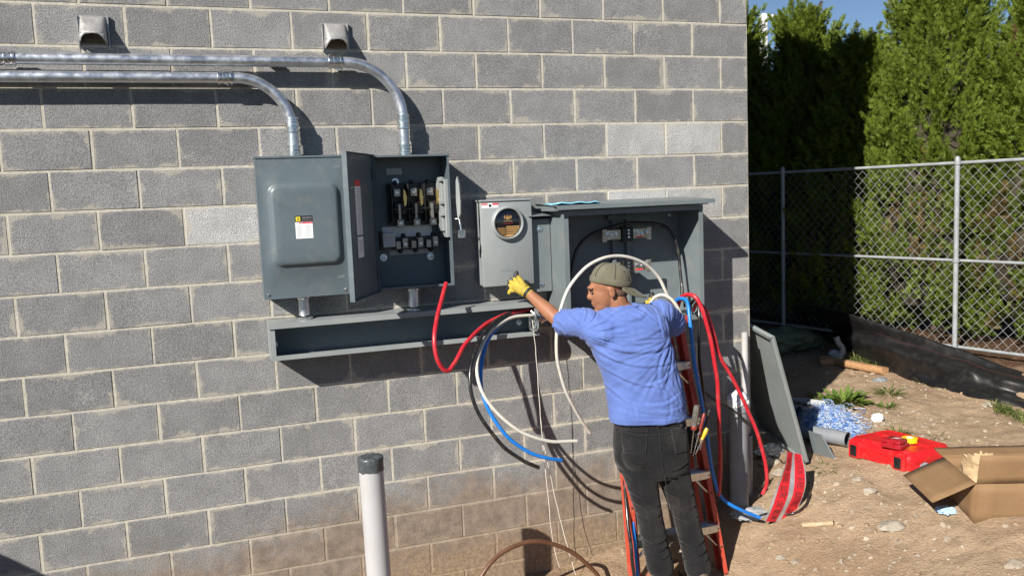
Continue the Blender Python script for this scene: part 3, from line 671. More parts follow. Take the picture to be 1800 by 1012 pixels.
cable('blue_cable', 'blue cable curving from the trough between the black and white ones', C_BLU, .0105, [(944, 552, -.12), (905, 555, -.15), (876, 574, -.21), (856, 603, -.29), (846, 645, -.36), (849, 692, -.42), (866, 732, -.46), (893, 768, -.48), (926, 793, -.49), (960, 804, -.49), (987, 808, -.48)], strand=(1,))
cable('white_cable', 'white cable curving from the trough and ending beside the shirt', C_WHT, .0098, [(944, 553, -.15), (900, 558, -.18), (866, 580, -.26), (845, 612, -.34), (838, 645, -.40), (843, 676, -.44), (860, 708, -.47), (887, 737, -.49), (922, 762, -.50), (965, 775, -.50), (1014, 775, -.49)], strand=(1,))
cable('white_cable', 'white cable arching over the cap and hanging down past the raised arm', C_WHT, .0098, [(1037, 761, -.34), (1012, 722, -.38), (988, 668, -.42), (978, 605, -.45), (984, 548, -.46), (1000, 507, -.46), (1027, 473, -.45), (1062, 454, -.43), (1098, 451, -.41), (1132, 463, -.39), (1157, 486, -.38), (1172, 515, -.38), (1184, 545, -.36), (1190, 580, -.32)], strand=(0,))
cable('black_cable', 'black cable arching inside the open metering cabinet', C_BLK, .0095, [(1003, 580, -.10), (1003, 520, -.10), (1004, 478, -.10), (1013, 440, -.10), (1032, 417, -.10), (1060, 403, -.10), (1095, 393, -.10), (1130, 391, -.10), (1160, 395, -.11), (1182, 411, -.13), (1192, 440, -.15), (1196, 480, -.18), (1199, 530, -.22)], strand=())
cable('black_cable', 'thin black cable along the back right inside the metering cabinet', C_BLK, .007, [(1143, 393, -.09), (1170, 398, -.09), (1186, 418, -.10), (1193, 450, -.14), (1199, 500, -.2), (1203, 540, -.26)], strand=())
cable('blue_cable', 'blue cable hanging down the right side of the ladder', C_BLU, .0112, [(1186, 531, -.30), (1197, 524, -.36), (1208, 531, -.42), (1214, 572, -.47), (1220, 632, -.50), (1230, 690, -.50), (1240, 750, -.48), (1250, 815, -.46), (1264, 866, -.45), (1290, 890, -.47), (1336, 909, -.50)], strand=(1,))
cable('black_cable', 'thick black cable hanging just right of the blue one by the ladder', C_BLK, .009, [(1214, 535, -.28), (1222, 526, -.33), (1228, 540, -.38), (1229, 590, -.42), (1230, 640, -.43), (1237, 700, -.43), (1244, 770, -.42), (1252, 840, -.40), (1258, 880, -.40)], strand=())
cable('red_cable', 'red cable arching out of the cabinet and hanging straight down', C_RED, .0125, [(1190, 540, -.25), (1199, 522, -.33), (1211, 517, -.40), (1225, 525, -.45), (1240, 560, -.48), (1253, 615, -.49), (1261, 680, -.48), (1264, 745, -.47), (1266, 820, -.46), (1264, 870, -.45)], strand=(1,))
cable('red_cable', 'red cable sweeping away to the right past the grey pipe', C_RED, .0118, [(1218, 545, -.25), (1226, 533, -.33), (1240, 545, -.40), (1254, 585, -.44), (1264, 622, -.45), (1283, 658, -.45), (1308, 704, -.46), (1330, 758, -.46), (1344, 808, -.46), (1348, 846, -.45), (1341, 868, -.44)], strand=(1,))
cable('black_cable', 'thin black cable crossing in front of the grey pipe', C_BLK, .006, [(1236, 686, -.36), (1255, 702, -.37), (1282, 716, -.36), (1308, 737, -.34), (1330, 757, -.30), (1345, 760, -.2)], strand=())
cable('white_cable', 'white cable over the worker right shoulder into the cabinet', C_WHT, .010, [(1140, 540, -.30), (1150, 524, -.36), (1164, 518, -.40), (1178, 524, -.42), (1190, 538, -.43), (1199, 560, -.42), (1204, 600, -.36)], strand=())
cable('black_cable', 'black cable running down beside the left ladder rail', C_BLK, .010, [(1094, 800, -.42), (1099, 850, -.52), (1103, 910, -.62), (1109, 965, -.68), (1117, 1025, -.72)], strand=())
cable('blue_cable', 'blue cable running down behind the worker left leg', C_BLU, .010, [(1104, 800, -.40), (1109, 855, -.50), (1113, 920, -.60), (1117, 970, -.65), (1122, 1025, -.68)], strand=())
cable('white_cable', 'white cable running down behind the worker left leg', C_WHT, .010, [(1113, 800, -.40), (1117, 860, -.50), (1118, 930, -.59), (1121, 1025, -.64)], strand=())
M_TWINE = mat('white_twine', (.70, .66, .58), .85, 0, .1, 80, bump=.4, bscale=300)
def string(label, pts, r=.0018):
    sp = spline([at(*q) for q in pts], 5); sp = [p + Vector((mnoise.noise(p * 40) * .004, 0, mnoise.noise(p * 33) * .002)) for p in sp]
    return tag(MB().tube(sp, r, 6).build('pull_string', M_TWINE, None, smooth=60), label, 'string', 'pull strings hanging from the trough')
string('white pull string hanging from the end of the trough to the ground', [(936, 562, -.215), (940, 600, -.22), (945, 660, -.22), (950, 730, -.22), (956, 800, -.20), (963, 870, -.18), (971, 945, -.16), (985, 1006, -.16)])
string('second pull string branching off and reaching the ground further right', [(948, 700, -.22), (953, 765, -.21), (966, 830, -.2), (983, 905, -.18), (998, 962, -.2), (1012, 1010, -.22)])

# ------------------------------------------------------------------ pipes standing by the wall
M_PVCW = mat('white_pvc', (.40, .395, .40), .35, 0, .06, 3, dust=.18); M_PVCG = mat('grey_pvc', (.19, .205, .225), .42, 0, .06, 4, dust=.2)
M_TAPE = mat('grey_duct_tape', (.075, .085, .09), .32, .1, .25, 40, bump=.8, bscale=40, bdist=.004)
PV = at(651, 806, -.85); PB = at(666, 1012, -.85); pd = (PV - PB).normalized()
t = thing('pvc_pipe', 'white plastic pipe standing in front of the wall with a taped top', 'pipe', (PB.x, PB.y, -.3))
MB().tube([PB - pd * .55, PB, PV - pd * .01], .0575, 36).build('pipe', M_PVCW, t, smooth=50)
tp = MB(); prof = []
for i in range(9):
    a = i / 8; ring = []
    for k in range(40):
        th = 2 * math.pi * k / 40; wob = .0022 * mnoise.noise(Vector((math.cos(th) * 3, math.sin(th) * 3, a * 4))) + .001 * math.sin(th * 7)
        z = -.062 + a * .062 + (.010 * mnoise.noise(Vector((math.cos(th) * 2, math.sin(th) * 2, 7))) if i == 0 else 0)
        rr = .0595 + wob + (.0015 if i > 5 else 0)
        M_ = along(PV + pd * .008, pd); ring.append(M_ @ Vector((rr * math.cos(th), rr * math.sin(th), z)))
    prof.append(ring)
M_ = along(PV + pd * .008, pd)
for rr, z in ((.056, .004), (.035, .006), (.008, .005)):
    prof.append([M_ @ Vector((rr * math.cos(2 * math.pi * k / 40), rr * math.sin(2 * math.pi * k / 40), z + .002 * math.sin(k * 1.9))) for k in range(40)])
tp.rings(prof).build('tape_cap', M_TAPE, t, smooth=60)
def plain_pipe(name, label, a, b_, r, m, cat='pipe', wall=.004, group=None):
    a, b_ = Vector(a), Vector(b_); d = (b_ - a).normalized(); L = (b_ - a).length
    o = MB(); o.lathe([(r - wall, L - .25), (r - wall, L), (r, L), (r, 0), (r - wall, 0), (r - wall, .25)], along(a, d), 32, cap=False)
    return tag(o.build(name, m, None, smooth=40), label, cat, group)
g1 = at(1295, 722, -.20); gt = thing('conduit_pipe', 'thick grey plastic pipe rising from the ground near the wall corner', 'pipe', (g1.x + .005, -.2, -.1))
o = MB(); o.lathe([(.058, 0), (.058, g1.z + .1), (.062, g1.z + .098), (.066, g1.z + .102), (.066, g1.z + .16), (.060, g1.z + .162)], Matrix.Translation((g1.x + .012, -.2, -.1)), 36); o.build('pipe', M_PVCG, gt, smooth=40)
M_POLY = mat('crumpled_white_plastic', (.70, .71, .73), .3, 0, .08, 12, bump=.8, bscale=18, bdist=.01)
o = MB(); rg = random.Random(3); ringsp = []
for i in range(7):
    z = g1.z + .045 + i * .014; rr = (.069, .070, .070, .067, .058, .04, .015)[i]
    ringsp.append([Vector((g1.x + .012 + rr * math.cos(a) * (1 + .12 * rg.uniform(-1, 1)), -.2 + rr * math.sin(a) * (1 + .12 * rg.uniform(-1, 1)), z + rg.uniform(-.008, .008) - (.02 * rg.random() if i == 0 else 0))) for a in (2 * math.pi * k / 26 for k in range(26))])
o.rings(ringsp).build('plastic_wrap', M_POLY, gt, smooth=None)
plain_pipe('conduit_pipe', 'darker grey plastic pipe standing against the wall corner behind the thick one', (-.105, -.075, -.15), (-.105, -.075, .50), .05, M_PVCG)
w1 = at(1309, 584, -.045); plain_pipe('pvc_pipe', 'thin white plastic pipe leaning upright on the block wall corner', (-.125, -.12, .12), (w1.x, -.045, w1.z), .0215, M_PVCW)
M_BROWN = mat('brown_tube', (.115, .055, .03), .38, 0, .15, 12)
bt = MB().tube(spline([at(*q) for q in ((815, 1075, -.55), (845, 1014, -.52), (870, 981, -.50), (900, 961, -.48), (935, 951, -.46), (970, 955, -.44), (1006, 970, -.43), (1035, 994, -.43), (1054, 1016, -.43), (1075, 1065, -.43))]), .0125, 14).build('flexible_tube', M_BROWN, None, smooth=60)
tag(bt, 'brown flexible tube arching out of the ground at the bottom of the photo', 'tube')
# small dark post stub below the wall whose shape shows behind the tube is only the pipe's shadow

# ------------------------------------------------------------------ step ladder
M_ORG = mat('orange_fibreglass', (.46, .06, .035), .42, 0, .10, 6, dust=.15); M_ALU = mat('ladder_aluminium', (.66, .67, .68), .36, 1.0, .12, 20, bump=.05, bscale=60); M_RIV = mat('rivet_dark', (.10, .07, .06), .5, .6, .1)
LD = thing('step_ladder', 'orange fibreglass step ladder with metal steps leaning at the wall behind the worker', 'ladder', (-.93, -.6, -.2))
RB, RT = at(1281, 1012, -.66), at(1203, 575, -.40); LB = at(1119, 1012, -.66); RBv = RB + (RB - RT).normalized() * .10
LTx = Vector((-1.20, -.40, RT.z)); LBv = LB + (LB - LTx).normalized() * .06
def channel(a, b_, inward, name, parent, w=.028, dp=.075, th=.004, m=None):
    """C-section rail from a to b: web on the outer side, flanges turned inward"""
    a, b_ = Vector(a), Vector(b_); u = (b_ - a).normalized(); s = Vector((inward, 0, 0)); s = (s - u * s.dot(u)).normalized(); f = u.cross(s).normalized()
    if f.y > 0: f = -f
    poly = [(0, 0), (w, 0), (w, th), (th, th), (th, dp - th), (w, dp - th), (w, dp), (0, dp)]
    mb = MB(); mb.rings([[p + s * x - f * y for x, y in poly] for p in (a, b_)]); return mb.build(name, m or M_ORG, parent, smooth=None), u, s, f
rr_, ru, rs, rf_ = channel(RBv, RT + (RT - RB).normalized() * .05, -1, 'rail', LD); lr_, lu, ls, lf_ = channel(LBv, LTx, 1, 'rail', LD)
off = Vector((0, .11, 0))
channel(RBv + off + Vector((-.03, .03, 0)), RT + Vector((-.035, .085, -.02)), -1, 'rear_rail', LD, .022, .04); channel(LBv + off + Vector((.03, .03, 0)), LTx + Vector((.035, .085, -.02)), 1, 'rear_rail', LD, .022, .04)
def on_line(a, b_, z): k = (z - a.z) / (b_.z - a.z); return a + (b_ - a) * k
for z in (-.125, .17, .478, .79, 1.115):
    a, c = on_line(LBv, LTx, z), on_line(RBv, RT, z); u = (c - a); L = u.length; u.normalize()
    M_ = Matrix(((u.x, 0, 0, a.x), (u.y, 1, 0, a.y), (u.z, 0, 1, a.z), (0, 0, 0, 1)))
    s_ = MB(); s_.box(.004, L - .004, -.004, .078, -.006, 0, .001, M=M_); s_.box(.004, L - .004, -.006, -.002, -.045, 0, .001, M=M_); s_.box(.004, L - .004, .076, .08, -.03, 0, .001, M=M_)
    for k in range(5): s_.box(.01, L - .01, .006 + k * .015, .012 + k * .015, .0, .0025, M=M_)
    st = s_.build('step', M_ALU, LD, smooth=None)
    g = MB(); g.box(.005, .07, -.007, -.0062 + .0, -.035, -.008, M=M_); g.box(L - .07, L - .005, -.0072, -.0062, -.04, -.004, M=M_); g.build('step_bracket', M_ALU, st, smooth=None)
    for x0, x1 in ((.105, .012), (L - .105, L - .012)):        # diagonal brace under the step
        g = MB(); g.tube([M_ @ Vector((x0, .01, -.03)), M_ @ Vector((x1, .01, -.13))], .007, 6); g.build('brace', M_ALU, st)
    for P_, U_, S_ in ((c, ru, rs), (a, lu, ls)):
        g = MB()
        for dz in (.012, -.022, -.13): g.lathe([(.007, 0), (.006, .003), (.002, .004)], along(P_ + U_ * dz + S_ * .014 + Vector((0, -.0005, 0)), rf_), 10)
        g.build('rivet', M_RIV, LD)
g = MB(); tc = (RT + LTx) / 2; g.box(LTx.x - .03, RT.x + .03, -.44, -.26, RT.z + .03, RT.z + .07, .008, 2); g.build('top_cap', M_ORG, LD)
# ================================================================== the worker
M_SKIN = mat('skin', (.30, .135, .075), .5, 0, .10, 14, fine=.1, fscale=90, bump=.35, bscale=160, bdist=.0015, spec=.28)
def mat_cloth(name, col, col2, weave, wear=0.0):
    m, t, p = base_mat(name); o = t.coord('Object')
    n1 = t.noise(o, 9, 6, .65); n2 = t.noise(o, 420, 2, .6); n3 = t.noise(o, 60, 4, .7)
    c = t.mix(t.range(n1, .3, .7), col, col2)
    c = t.mix(t.range(n2, .4, .65, 0, weave), c, tuple(x * .55 for x in col))
    if wear: c = t.mix(t.range(t.math('ADD', t.noise(o, 4, 5, .7), t.math('MULTIPLY', n3, .35)), .62, .9, 0, wear), c, (.20, .17, .145))
    t.l.new(c, p.inputs['Base Color']); p.inputs['Roughness'].default_value = .9; p.inputs['Specular IOR Level'].default_value = .12; p.inputs['Sheen Weight'].default_value = .12
    t.l.new(t.bump(t.math('ADD', n2, t.math('MULTIPLY', n3, .8)), .35, .0025), p.inputs['Normal']); return m
M_SHIRT = mat_cloth('blue_cotton', (.095, .150, .40), (.120, .185, .46), .3)
M_JEAN = mat_cloth('black_denim', (.009, .0092, .0105), (.017, .0172, .019), .45, .08)
M_SEAM = mat_cloth('denim_seam', (.026, .025, .026), (.036, .035, .034), .3)
M_CAP = mat_cloth('olive_cotton', (.115, .107, .076), (.155, .145, .105), .3)
M_CAPS = mat('cap_thread', (.07, .065, .045), .9, 0, .1)
M_GLY = mat('yellow_glove', (.40, .30, .04), .8, 0, .16, 40, bump=.4, bscale=200, bdist=.002); M_GLK = mat('black_rubber', (.018, .018, .02), .55, 0, .2, 60, bump=.5, bscale=150)
M_BOOT = mat('brown_boot', (.075, .05, .034), .7, 0, .25, 20, dust=.35); M_HAIR = mat('dark_hair', (.03, .022, .016), .7, 0, .2, 60)
YB = -.73                                                     # the plane he stands in
def pt(px, py, dy=0.0): return at(px, py, YB + dy)
S = (at(1300, 700, YB) - at(1200, 700, YB)).length / 100       # metres per photo pixel in that plane
# -- head frame: he looks left and a little towards the wall
HC = pt(1068, 506, .06); fwd = Vector((-.95, .28, -.14)).normalized(); HM = frame(HC, fwd, None, Vector((-.04, .0, 1)))
wrist_l, elbow_l, sh_l = at(931, 517, -.30), at(982, 563, -.46), pt(1030, 568, .06)
sh_r, elbow_r, wrist_r = pt(1160, 553, .05), at(1190, 575, -.58), at(1166, 549, -.335)
body = MB()
def head(mb):
    for c, r in (((-.012, 0, .030), (.099, .078, .098)), ((.030, 0, -.035), (.066, .064, .085)), ((.040, 0, -.085), (.046, .050, .036)), ((.070, 0, -.108), (.022, .026, .018)), ((-.02, 0, -.06), (.06, .058, .06)),
                 ((.099, 0, -.030), (.020, .015, .020)), ((.096, 0, -.008), (.011, .010, .028)), ((.090, 0, .018), (.016, .046, .013)), ((.086, 0, -.066), (.015, .026, .009)), ((.084, 0, -.081), (.013, .022, .008)),
                 ((-.008, .080, -.018), (.019, .009, .031)), ((-.008, -.080, -.018), (.019, .009, .031)), ((-.002, .085, .002), (.014, .006, .014))):
        mb.ell(c, r, HM)
head(body)
nb = pt(1103, 556, .02)
body.limb([HM @ Vector((-.03, 0, -.06)), HM @ Vector((-.045, 0, -.12)), nb], [.062, .06, .068])
def ring(px, py, hw, hd, dy=0, n=28, tw=-.22, up=0.0):
    c = pt(px, py, dy); out = []
    for k in range(n):
        a = 2 * math.pi * k / n; x = hw * S * math.copysign(abs(math.cos(a)) ** .85, math.cos(a)); y = hd * math.copysign(abs(math.sin(a)) ** .9, math.sin(a))
        out.append(c + Vector((x * math.cos(tw) - y * math.sin(tw), x * math.sin(tw) + y * math.cos(tw), up * x)))
    return out
TORSO = [(1145, 800, 44, .09, .0), (1143, 765, 44, .09, 0), (1140, 738, 43, .088, 0), (1134, 690, 42, .086, 0), (1122, 640, 44, .086, .005), (1110, 600, 47, .088, .01), (1104, 578, 46, .082, .015), (1101, 556, 36, .065, .03), (1100, 542, 20, .055, .035)]
body.rings([ring(*q) for q in TORSO])
body.limb([sh_l, (sh_l + elbow_l) / 2 + Vector((0, 0, -.004)), elbow_l, elbow_l.lerp(wrist_l, .35), wrist_l], [.052, .048, .044, .043, .028])
body.limb([sh_r, (sh_r + elbow_r) / 2, elbow_r, elbow_r.lerp(wrist_r, .35), wrist_r], [.052, .05, .044, .043, .028])
hip_l, knee_l, ank_l = pt(1118, 800), pt(1139, 893, -.02), pt(1161, 994, .01)
hip_r, knee_r, ank_r = pt(1172, 800), pt(1203, 895, -.02), pt(1228, 998, .0)
toe_l = Vector((ank_l.x - .03, ank_l.y + .13, ground_z(ank_l.x, ank_l.y) + .02)); toe_r = Vector((ank_r.x + .02, ank_r.y + .13, ground_z(ank_r.x, ank_r.y) + .02))
for h_, k_, a_ in ((hip_l, knee_l, ank_l), (hip_r, knee_r, ank_r)):
    body.limb([h_, h_.lerp(k_, .5), k_, k_.lerp(a_, .35), a_], [.095, .078, .058, .058, .042])
body.limb([ank_l, toe_l], [.042, .032]); body.limb([ank_r, toe_r], [.042, .032])
# hands: palm and five fingers each, given as chains in the photo's survey
LH = {'palm': ([(930, 516, -.295), (919, 508, -.262), (911, 503, -.235)], [.028, .036, .034]), 'index': [(909, 498, -.226), (905, 489, -.212), (908, 480, -.204)], 'middle': [(905, 501, -.218), (898, 496, -.198), (895, 501, -.184)],
      'ring': [(904, 506, -.218), (896, 503, -.200), (893, 508, -.188)], 'little': [(906, 511, -.222), (898, 511, -.208), (895, 515, -.198)], 'thumb': [(922, 503, -.285), (916, 494, -.272), (911, 487, -.258)]}
def hand(mb, H, grow=0.0):
    p, r = H['palm']; mb.limb([at(*q) for q in p], [x + grow for x in r])
    for f, r0 in (('index', .0105), ('middle', .0108), ('ring', .0102), ('little', .009), ('thumb', .0125)):
        q = [at(*v) for v in H[f]]; mb.limb([at(*p[-1] if f != 'thumb' else p[1])] + q, [r0 + .003 + grow, r0 + .001 + grow, r0 + grow, r0 * .88 + grow], 10)
def shift(H, px, py, y):                                      # the other hand, mirrored inside the cabinet
    def mv(q): return (px - (q[0] - 930) * .8, py + (q[1] - 516) * .8, y + (q[2] + .295) * 1.0)
    return {k: (([mv(q) for q in v[0]], v[1]) if k == 'palm' else [mv(q) for q in v]) for k, v in H.items()}
RH = {k: (([(1166 - (930 - q[0]) * .9, 549 + (q[1] - 516) * .9, q[2] - .04) for q in v[0]], v[1]) if k == 'palm' else [(1166 - (930 - q[0]) * .9, 549 + (q[1] - 516) * .9, q[2] - .04) for q in v]) for k, v in LH.items()}
hand(body, LH); hand(body, RH)
person = link('person', remesh(body, .006, 5, 'person'), M_SKIN)
tag(person, 'worker in blue T-shirt, black jeans and backward olive cap reaching for the meter box', 'person')
# eyes, brows, hair
for s in (1, -1):
    b = MB(); b.ell((.0915, s * .031, -.004), (.0085, .011, .0042), HM, 12, 8); b.build('eye', mat('eye_white', (.16, .12, .10), .5, 0, .03), person)
    b = MB(); b.ell((.0985, s * .031, -.004), (.0025, .005, .0038), HM, 10, 8); b.build('iris', mat('iris_dark', (.03, .02, .014), .15, 0, .03), person)
    b = MB(); b.ell((.1, s * .031, .016), (.007, .019, .0045), HM, 12, 8); b.build('eyebrow', M_HAIR, person)
b = MB(); b.ell((-.045, 0, -.022), (.070, .066, .052), HM, 28, 18); hr = remesh(b, .006, 2, 'hair'); link('hair', hr, mat('cropped_hair', (.10, .055, .035), .8, 0, .3, 160), person)
# -- cap worn backwards
CMt = HM @ Matrix.Rotation(R(-19), 4, 'Y') @ Matrix.Translation((-.012, 0, .030))
cap = MB(); rings_ = []
for i in range(11):
    a = R(90 * i / 10); zz = -.004 + .106 * math.sin(a) ** 1.05; k = math.cos(a) ** .56
    rings_.append([CMt @ Vector((.112 * k * math.cos(th) * (1 + .012 * math.cos(6 * th) * (i > 1)), .093 * k * math.sin(th) * (1 + .012 * math.cos(6 * th)), zz + .003 * mnoise.noise(Vector((math.cos(th) * 3, math.sin(th) * 3, i * .6))))) for th in (2 * math.pi * j / 48 for j in range(48))])
cap.rings(rings_, cap0=False); co = cap.build('cap', M_CAP, person, smooth=80); so = co.modifiers.new('s', 'SOLIDIFY'); so.thickness = .003
band = MB(); band.rings([[CMt @ Vector((rx * math.cos(th), ry * math.sin(th), zz)) for th in (2 * math.pi * j / 48 for j in range(48))] for rx, ry, zz in ((.1135, .0945, -.005), (.115, .096, .0), (.115, .096, .022), (.1125, .0935, .026))], False, False); band.build('cap_band', M_CAP, co, smooth=80)
brim = []
for i in range(9):
    u = i / 8; row = []
    for j in range(21):
        th = R(180 - 62 + 124 * j / 20); e_ = math.sin(math.pi * j / 20) ** .55
        rx, ry = .110 + .096 * u * e_, .092 + .012 * u * e_
        row.append(CMt @ Vector((rx * math.cos(th), ry * math.sin(th), -.002 - .046 * u * e_ - .35 * (ry * math.sin(th)) ** 2 * 8 * u)))
    brim.append(row)
bb = MB(); bb.grid(brim); bo = bb.build('brim', M_CAP, co, smooth=80); so = bo.modifiers.new('s', 'SOLIDIFY'); so.thickness = .004
for s_ in range(6):                                          # stitched panel seams and eyelets
    b = MB(); th = 2 * math.pi * (s_ + .5) / 6; b.tube([CMt @ Vector((.1145 * (math.cos(R(v)) ** .56) * math.cos(th), .095 * (math.cos(R(v)) ** .56) * math.sin(th), -.004 + .108 * math.sin(R(v)) ** 1.05)) for v in range(12, 90, 6)], .0016, 6); b.build('cap_seam', M_CAPS, co)
    b = MB(); th = 2 * math.pi * s_ / 6; v = R(48); b.ell((.114 * (math.cos(v) ** .56) * math.cos(th), .0945 * (math.cos(v) ** .56) * math.sin(th), -.004 + .107 * math.sin(v) ** 1.05), (.004, .004, .004), CMt, 8, 6); b.build('eyelet', M_CAPS, co)
b = MB(); b.ell((0, 0, .103), (.008, .008, .005), CMt, 12, 8); b.build('cap_button', M_CAP, co)
# -- shirt
def folds(me, lines, y0, amp_scale=1.0, fans=()):                       # press creases along lines given in the photo
    n = len(me.vertices); co_ = np.empty(n * 3); me.vertices.foreach_get('co', co_); co_ = co_.reshape(-1, 3)
    no = np.empty(n * 3); me.vertices.foreach_get('normal', no); no = no.reshape(-1, 3); disp = np.zeros(n)
    for pts, w, amp in lines:
        P_ = [at(x, y, y0) for x, y in pts]; P_ = spline(P_, 5); best = np.full(n, 9.0); side = np.zeros(n); prog = np.zeros(n)
        for i, (a, c) in enumerate(zip(P_, P_[1:])):
            ab = np.array([c.x - a.x, c.z - a.z]); L2 = ab @ ab + 1e-12
            q = co_[:, [0, 2]] - np.array([a.x, a.z]); tt = np.clip(q @ ab / L2, 0, 1); dv = q - tt[:, None] * ab; dd_ = np.hypot(dv[:, 0], dv[:, 1])
            up = dd_ < best; best[up] = dd_[up]; side[up] = np.sign(ab[0] * dv[up, 1] - ab[1] * dv[up, 0]); prog[up] = (i + tt[up]) / len(P_)
        sd = best * side / (w * .78); env = np.sin(np.pi * np.clip(prog, .02, .98)) ** .5
        front = (no[:, 1] < .3)
        disp += amp * amp_scale * env * front * (np.exp(-(sd - .6) ** 2 * 1.6) - .9 * np.exp(-(sd + .6) ** 2 * 1.6))
    for (fx, fy), amp, fr in fans:                             # creases fanning out from an armpit
        F_ = at(fx, fy, y0); dx_, dz_ = co_[:, 0] - F_.x, co_[:, 2] - F_.z; th_ = np.arctan2(dz_, dx_); r_ = np.hypot(dx_, dz_)
        env = np.clip((r_ - .02) / .06, 0, 1) * np.clip((.46 - r_) / .28, 0, 1) * (no[:, 1] < .35)
        for i in np.nonzero(env > 0)[0]:
            disp[i] += amp * env[i] * (1 - 2.2 * abs(mnoise.noise(Vector((th_[i] * fr, r_[i] * 5, 4.2 + fx)))))
    for i in range(n):
        v = co_[i]; disp[i] += .0035 * amp_scale * mnoise.noise(Vector((v[0] * 9, v[1] * 9, v[2] * 14))) + .0016 * amp_scale * mnoise.noise(Vector((v[0] * 30, v[1] * 30, v[2] * 42)))
    co_ += no * disp[:, None]; me.vertices.foreach_set('co', co_.ravel()); me.update()
SH = [(1140, 737, 58, .130, -.005), (1139, 733, 58.5, .130, -.005), (1135, 705, 57, .122, -.005), (1129, 672, 56, .118, 0), (1120, 640, 56, .120, 0), (1109, 606, 59, .122, .005), (1102, 578, 62, .114, .01), (1101, 557, 56, .095, .02), (1100, 543, 32, .078, .03), (1099, 537, 22, .068, .035)]
sh = MB(); sh.rings([ring(*q) for q in SH])
cu_l = sh_l.lerp(elbow_l, .86); cu_r = sh_r.lerp(elbow_r, .80)
sh.limb([pt(1062, 585, .02), sh_l.lerp(elbow_l, .10) + Vector((0, 0, .0)), sh_l.lerp(elbow_l, .5) + Vector((0, 0, -.006))], [.095, .078, .072]); sh.tube([sh_l, sh_l.lerp(elbow_l, .5) + Vector((0, 0, -.006)), cu_l + Vector((0, 0, -.012))], [.074, .073, .072], 24)
sh.limb([pt(1132, 580, .01), sh_r + Vector((0, 0, .002)), sh_r.lerp(elbow_r, .45)], [.092, .080, .074]); sh.tube([sh_r, sh_r.lerp(elbow_r, .45), cu_r], [.08, .076, .074], 24)
sh.limb([pt(1068, 566, .03), pt(1100, 556, .03), pt(1140, 560, .02)], [.072, .075, .075])
sme = remesh(sh, .0065, 7, 'shirt')
FOLD = [([(1042, 592), (1075, 612), (1120, 622), (1165, 615), (1190, 600)], .016, .0075), ([(1047, 604), (1085, 634), (1130, 646), (1180, 640)], .014, .0065), ([(1052, 618), (1082, 655), (1120, 676), (1165, 684)], .013, .007), ([(1056, 632), (1080, 678), (1110, 712)], .012, .0065), ([(1060, 645), (1075, 690), (1092, 732)], .012, .005),
        ([(1185, 594), (1168, 622), (1160, 660), (1172, 700)], .015, .006), ([(1192, 640), (1165, 668), (1130, 680)], .013, .005), ([(1200, 690), (1170, 708), (1135, 712)], .014, .006), ([(1203, 712), (1176, 722), (1150, 722)], .011, .004),
        ([(1005, 552), (1020, 575), (1032, 600)], .011, .005), ([(1018, 548), (1038, 570), (1050, 600)], .013, .006), ([(1035, 545), (1060, 565), (1072, 590)], .013, .005), ([(1172, 540), (1166, 565), (1170, 592)], .012, .006), ([(1186, 545), (1180, 568), (1184, 590)], .010, .005),
        ([(1070, 548), (1095, 566), (1130, 566), (1150, 552)], .014, .004), ([(1110, 600), (1140, 594), (1168, 580)], .015, .005), ([(1000, 575), (1030, 600), (1062, 622)], .012, .005), ([(1080, 700), (1082, 720), (1086, 737)], .012, .004), ([(1120, 705), (1124, 722), (1126, 737)], .014, .004), ([(1178, 700), (1180, 722), (1176, 737)], .013, .004)]
folds(sme, FOLD, YB - .14, .70, [((1040, 590), .0095, 9.5), ((1192, 592), .0075, 8.5), ((1215, 735), .007, 10.0)])
shirt = link('shirt', sme, M_SHIRT, person)
b = MB(); col = ring(1100, 537, 20.5, .066, .035, 36); b.tube(col + [col[0], col[1]], .0065, 8, cap=False); b.build('collar', M_SHIRT, shirt)
